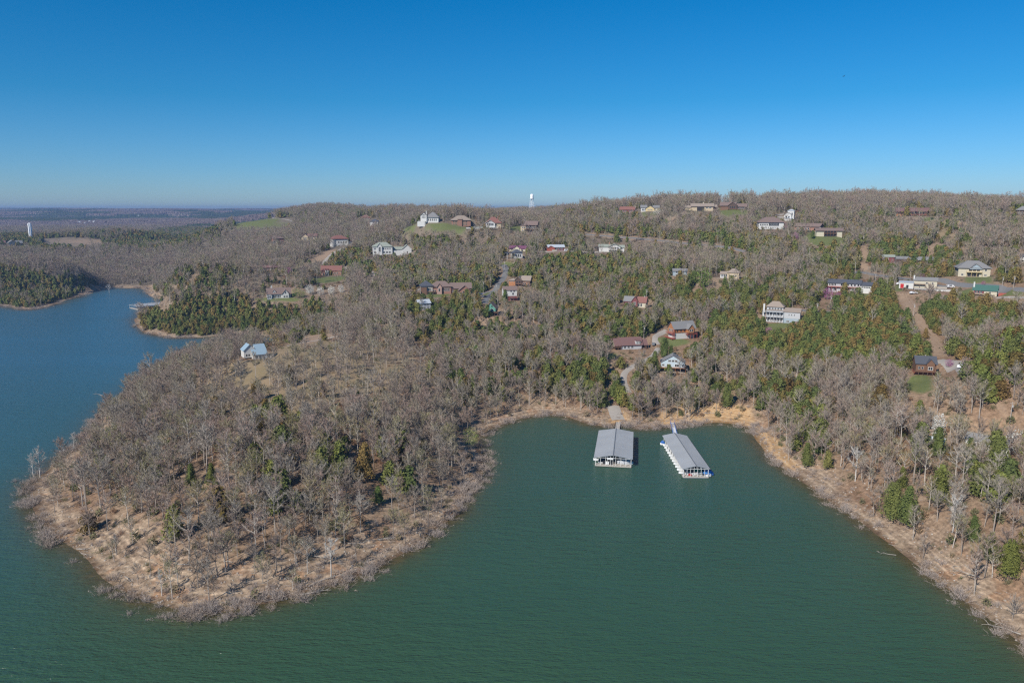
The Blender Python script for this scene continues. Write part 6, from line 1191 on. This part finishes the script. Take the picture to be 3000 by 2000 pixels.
# ---------------------------------------------------------------- utility poles and wires
POLES = [(1416, 861, 824, 'pole at the right end of the long many-winged house'), (1437, 842, 812, 'pole beside the road bend behind the many-winged house'), (1454, 868, 832, 'pole between the road bend and the white and red house'), (1478, 791, 765, 'pole below the porch of the column house'),
    (1564, 736, 716, 'pole between the column house and the small red house'), (1893, 897, 847, 'pale pole right behind the maroon and cream house'), (2011, 942, 906, 'pole standing above the log house'), (1886, 993, 953, 'pole between the truss porch house and the log house'), (2231, 991, 962, 'brown pole below the three-storey house lawn'),
    (2107, 891, 865, 'pole left of the three-storey house'), (2393, 918, 888, 'pole right of the three-storey house'), (2433, 897, 866, 'pole below the long house with red balcony'), (2528, 720, 691, 'pole at the top of the brown power line clearing'), (2537, 704, 667, 'tallest pole at the top of the power line clearing'),
    (2324, 820, 802, 'pole in the bare trees above the three-storey house'), (2616, 830, 792, 'pole left of the white terrace house'), (2676, 925, 889, 'pole in the power line clearing below the terrace house'), (2936, 841, 813, 'pole behind the green-roofed house'), (2969, 844, 808, 'pole by the road right of the green-roofed house'),
    (2965, 808, 778, 'pole right of the large cream house'), (2821, 1080, 1052, 'pole by the gravel pad of the brown cabin'), (2958, 1247, 1181, 'tall leaning pole in the lower brown clearing'), (2619, 722, 703, 'thin pole behind the cedar clump on the right'), (1986, 604, 584, 'pole on the skyline left of the tan ridge house'), (2093, 600, 583, 'pole on the ridge between the tan and dark houses')]
pole_top = {}
for x, y, t, lb in POLES:
    X, Y, Z = hit(x, y); dp = project(X, Y, Z)[2]; hh = (y - t) * dp / FPX; e = empty('utility_pole', (X, Y, Z)); tag(e, 'utility ' + lb, 'utility pole')
    B = MB(); B.tube((0, 0, -1), (0, 0, hh), .17, .12, 6, cap=True); mesh_obj('shaft', B.mesh('shaft', [MT['pole']]), e); B = MB(); B.box(-.9, .9, -.08, .08, hh - .7, hh - .5); mesh_obj('crossarm', B.mesh('crossarm', [MT['pole']]), e)
    B = MB(); B.tube((.35, 0, hh - 2.2), (.35, 0, hh - 1.3), .22, .22, 8, cap=True); mesh_obj('transformer', B.mesh('transformer', [MT['greywall']]), e); pole_top[(x, y)] = (X, Y, Z + hh - .45)
    clear_top = None
def wire(a, b, label):
    p = np.array(pole_top[a]); q = np.array(pole_top[b]); L_ = np.linalg.norm(q - p); cu = MB(); pr = None
    for off in (-.8, .8):
        pr = None
        for i in range(13):
            t = i / 12; c = p + (q - p) * t; c = c + np.array([off, 0, -4 * (.02 * L_) * t * (1 - t)])
            if pr is not None: cu.tube(pr, c, .022, .022, 3)
            pr = c
    tag(mesh_obj('power_line', cu.mesh('power_line', [MT['poledark']])), label, 'power line')
wire((2107, 891), (2393, 918), 'power line passing in front of the trees behind the three-storey house'); wire((2676, 925), (2616, 830), 'power line over the clearing below the terrace house'); wire((2528, 720), (2616, 830), 'power line up the brown clearing on the right slope')
wire((1886, 993), (2011, 942), 'power line between the poles by the log house'); wire((1893, 897), (2107, 891), 'power line over the cedars in the middle slope'); wire((2969, 844), (2965, 808), 'power line near the road right of the cream house'); wire((2936, 841), (2969, 844), 'power line along the road behind the green-roofed house')

# ---------------------------------------------------------------- vehicles, fence, pad furniture
def car(px, py, rz, col, label, L_=4.6, kind='car', x_=None):
    X, Y, Z = hit(px, py) if x_ is None else x_; e = empty('parked_' + kind, (X, Y, Z + (.22 if x_ is None else 0)), R(rz)); tag(e, label, kind); B = MB(); w_ = .9; tall = 1.9 if kind == 'van' else 1.45
    pf = [(-L_ / 2, .35), (-L_ / 2, .95), (-L_ * .42, 1.0), (-L_ * .3 if kind != 'van' else -L_ * .48, tall), (L_ * .12 if kind != 'van' else L_ * .25, tall), (L_ * .28 if kind != 'van' else L_ * .4, 1.0), (L_ / 2, .85), (L_ / 2, .35)]
    k = len(pf); B.v += [(x, -w_, z) for x, z in pf] + [(x, w_, z) for x, z in pf]; B.f.append(tuple(range(k))); B.m.append(0); B.f.append(tuple(range(2 * k - 1, k - 1, -1))); B.m.append(0)
    for j in range(k): B.f.append((j, k + j, k + (j + 1) % k, (j + 1) % k)); B.m.append(0)
    mesh_obj('body', B.mesh('body', [MT[col]]), e); G = MB(); G.box(-L_ * .28, L_ * .1, -w_ - .01, w_ + .01, 1.02, tall - .12); mesh_obj('side_window', G.mesh('side_window', [MT['glass']]), e)
    for sx in (-.3, .3):
        for sy in (-1, 1): T_ = MB(); T_.tube((sx * L_, sy * (w_ - .18), .33), (sx * L_, sy * (w_ + .02), .33), .33, .33, 10, cap=True); mesh_obj('wheel', T_.mesh('wheel', [MT['black']]), e)
car(2784, 843, 5, 'carwhite', 'white van parked on the terrace of the white house', 5.2, 'van', None); car(2752, 842, 0, 'cargrey', 'dark pickup parked beside the white van', 5.0, 'car')
car(2635, 835, 10, 'carwhite', 'white car parked left of the red garage door', 4.6); car(2676, 862, 5, 'carwhite', 'white car parked below the terrace house', 4.8); car(1418, 872, 60, 'cargrey', 'dark car on the asphalt beside the many-winged house', 4.6)
car(1405, 864, 20, 'carblue', 'blue car in the driveway of the many-winged house', 4.6); car(1915, 1013, 70, 'cargrey', 'dark car on the drive between the two timbered houses', 4.6); car(1660, 737, 0, 'carwhite', 'white vehicle right of the small red house', 5, 'van'); car(2815, 1078, 40, 'carwhite', 'white car on the gravel pad of the brown cabin', 4.5)
X, Y, Z = hit(2962, 874); e = empty('white_fence', (X, Y, Z), .1); tag(e, 'short white fence right of the green-roofed house', 'fence')
for i in range(5): B = MB(); B.box(-2 + i, -1.9 + i, 0, .1, -.3, 1.2); mesh_obj('post', B.mesh('post', [MT['white']]), e)
for z_ in (.4, .9): B = MB(); B.box(-2, 2.1, .11, .16, z_, z_ + .15); mesh_obj('rail', B.mesh('rail', [MT['white']]), e)
# settlement far off in the left valley
rr = np.random.default_rng(33)
FARB = [(262, 655, 'white'), (275, 656, 'white'), (232, 657, 'white'), (170, 679, 'concrete'), (186, 680, 'white'), (200, 681, 'concrete'), (228, 680, 'white'), (315, 681, 'white'), (275, 674, 'cream'), (60, 674, 'brick'), (38, 676, 'brick'), (405, 638, 'white'), (418, 620, 'white'), (290, 615, 'cream'), (250, 660, 'concrete')]
WD = ['white building in the middle of the distant valley village', 'white building just right of centre in the distant valley village', 'small white building left in the distant valley village', 'low grey shed at the left end of the distant row', 'long white shed in the distant row', 'grey shed in the middle of the distant row', 'white shed at the right end of the distant row', 'white barn alone in the distant valley right of the row',
      'cream tower-like house in the distant valley', 'red roofed farm building beyond the white tank', 'red roofed shed beyond the left edge houses', 'white farmhouse at the foot of the distant hills', 'tiny white house high on the distant hills', 'cream house on the crest of the distant hills', 'grey house below the distant valley village']
for (x, y, c), lb in zip(FARB, WD):
    X, Y, Z = hit(x, y, 1500); sc_ = Y / 2200 * 1.0; w_ = rr.uniform(4, 7) if 'shed' not in lb and 'row' not in lb else 9; e = empty('far_building', (X, Y, Z + 6), 0, sc_); tag(e, lb, 'building')
    B = MB(); B.box(-w_ / 2, w_ / 2, 0, 4, -6, 2.6); mesh_obj('wall', B.mesh('wall', [MT[c]]), e); B = MB(); B.quad((-w_ / 2 - .3, -.4, 2.5), (w_ / 2 + .3, -.4, 2.5), (w_ / 2 + .3, 2, 4), (-w_ / 2 - .3, 2, 4)); B.quad((-w_ / 2 - .3, 4.4, 2.5), (w_ / 2 + .3, 4.4, 2.5), (w_ / 2 + .3, 2, 4), (-w_ / 2 - .3, 2, 4)); mesh_obj('roof', B.mesh('roof', [MT['r_metal' if c != 'brick' else 'r_red']]), e)
# bird
B = MB(); B.tube((-.25, 0, 0), (.3, 0, 0), .09, .03, 6); B.tri((0, .05, .03), (.12, .75, .18), (-.18, .6, .14)); B.tri((0, -.05, .03), (.12, -.75, .18), (-.18, -.6, .14)); B.tri((-.2, 0, 0), (-.45, .1, 0), (-.45, -.1, 0))
tag(mesh_obj('bird', B.mesh('bird', [MT['black']]), None, at_d(2472, 224, 220)), 'tiny dark bird flying alone in the blue sky at the right', 'bird')

# ---------------------------------------------------------------- air
HZ = MB(); HZ.box(-11500, 11500, -2400, 12200, -8, 135)
m_ = bpy.data.materials.new('haze_air'); m_.use_nodes = True; n_ = m_.node_tree; n_.nodes.clear(); vo = n_.nodes.new('ShaderNodeVolumePrincipled'); out = n_.nodes.new('ShaderNodeOutputMaterial')
vo.inputs['Color'].default_value = (.40, .58, .92, 1); vo.inputs['Density'].default_value = HAZE; vo.inputs['Anisotropy'].default_value = .2; n_.links.new(vo.outputs[0], out.inputs['Volume'])
tag(mesh_obj('haze', HZ.mesh('haze', [m_])), 'thin blue haze filling the air', kind='stuff')
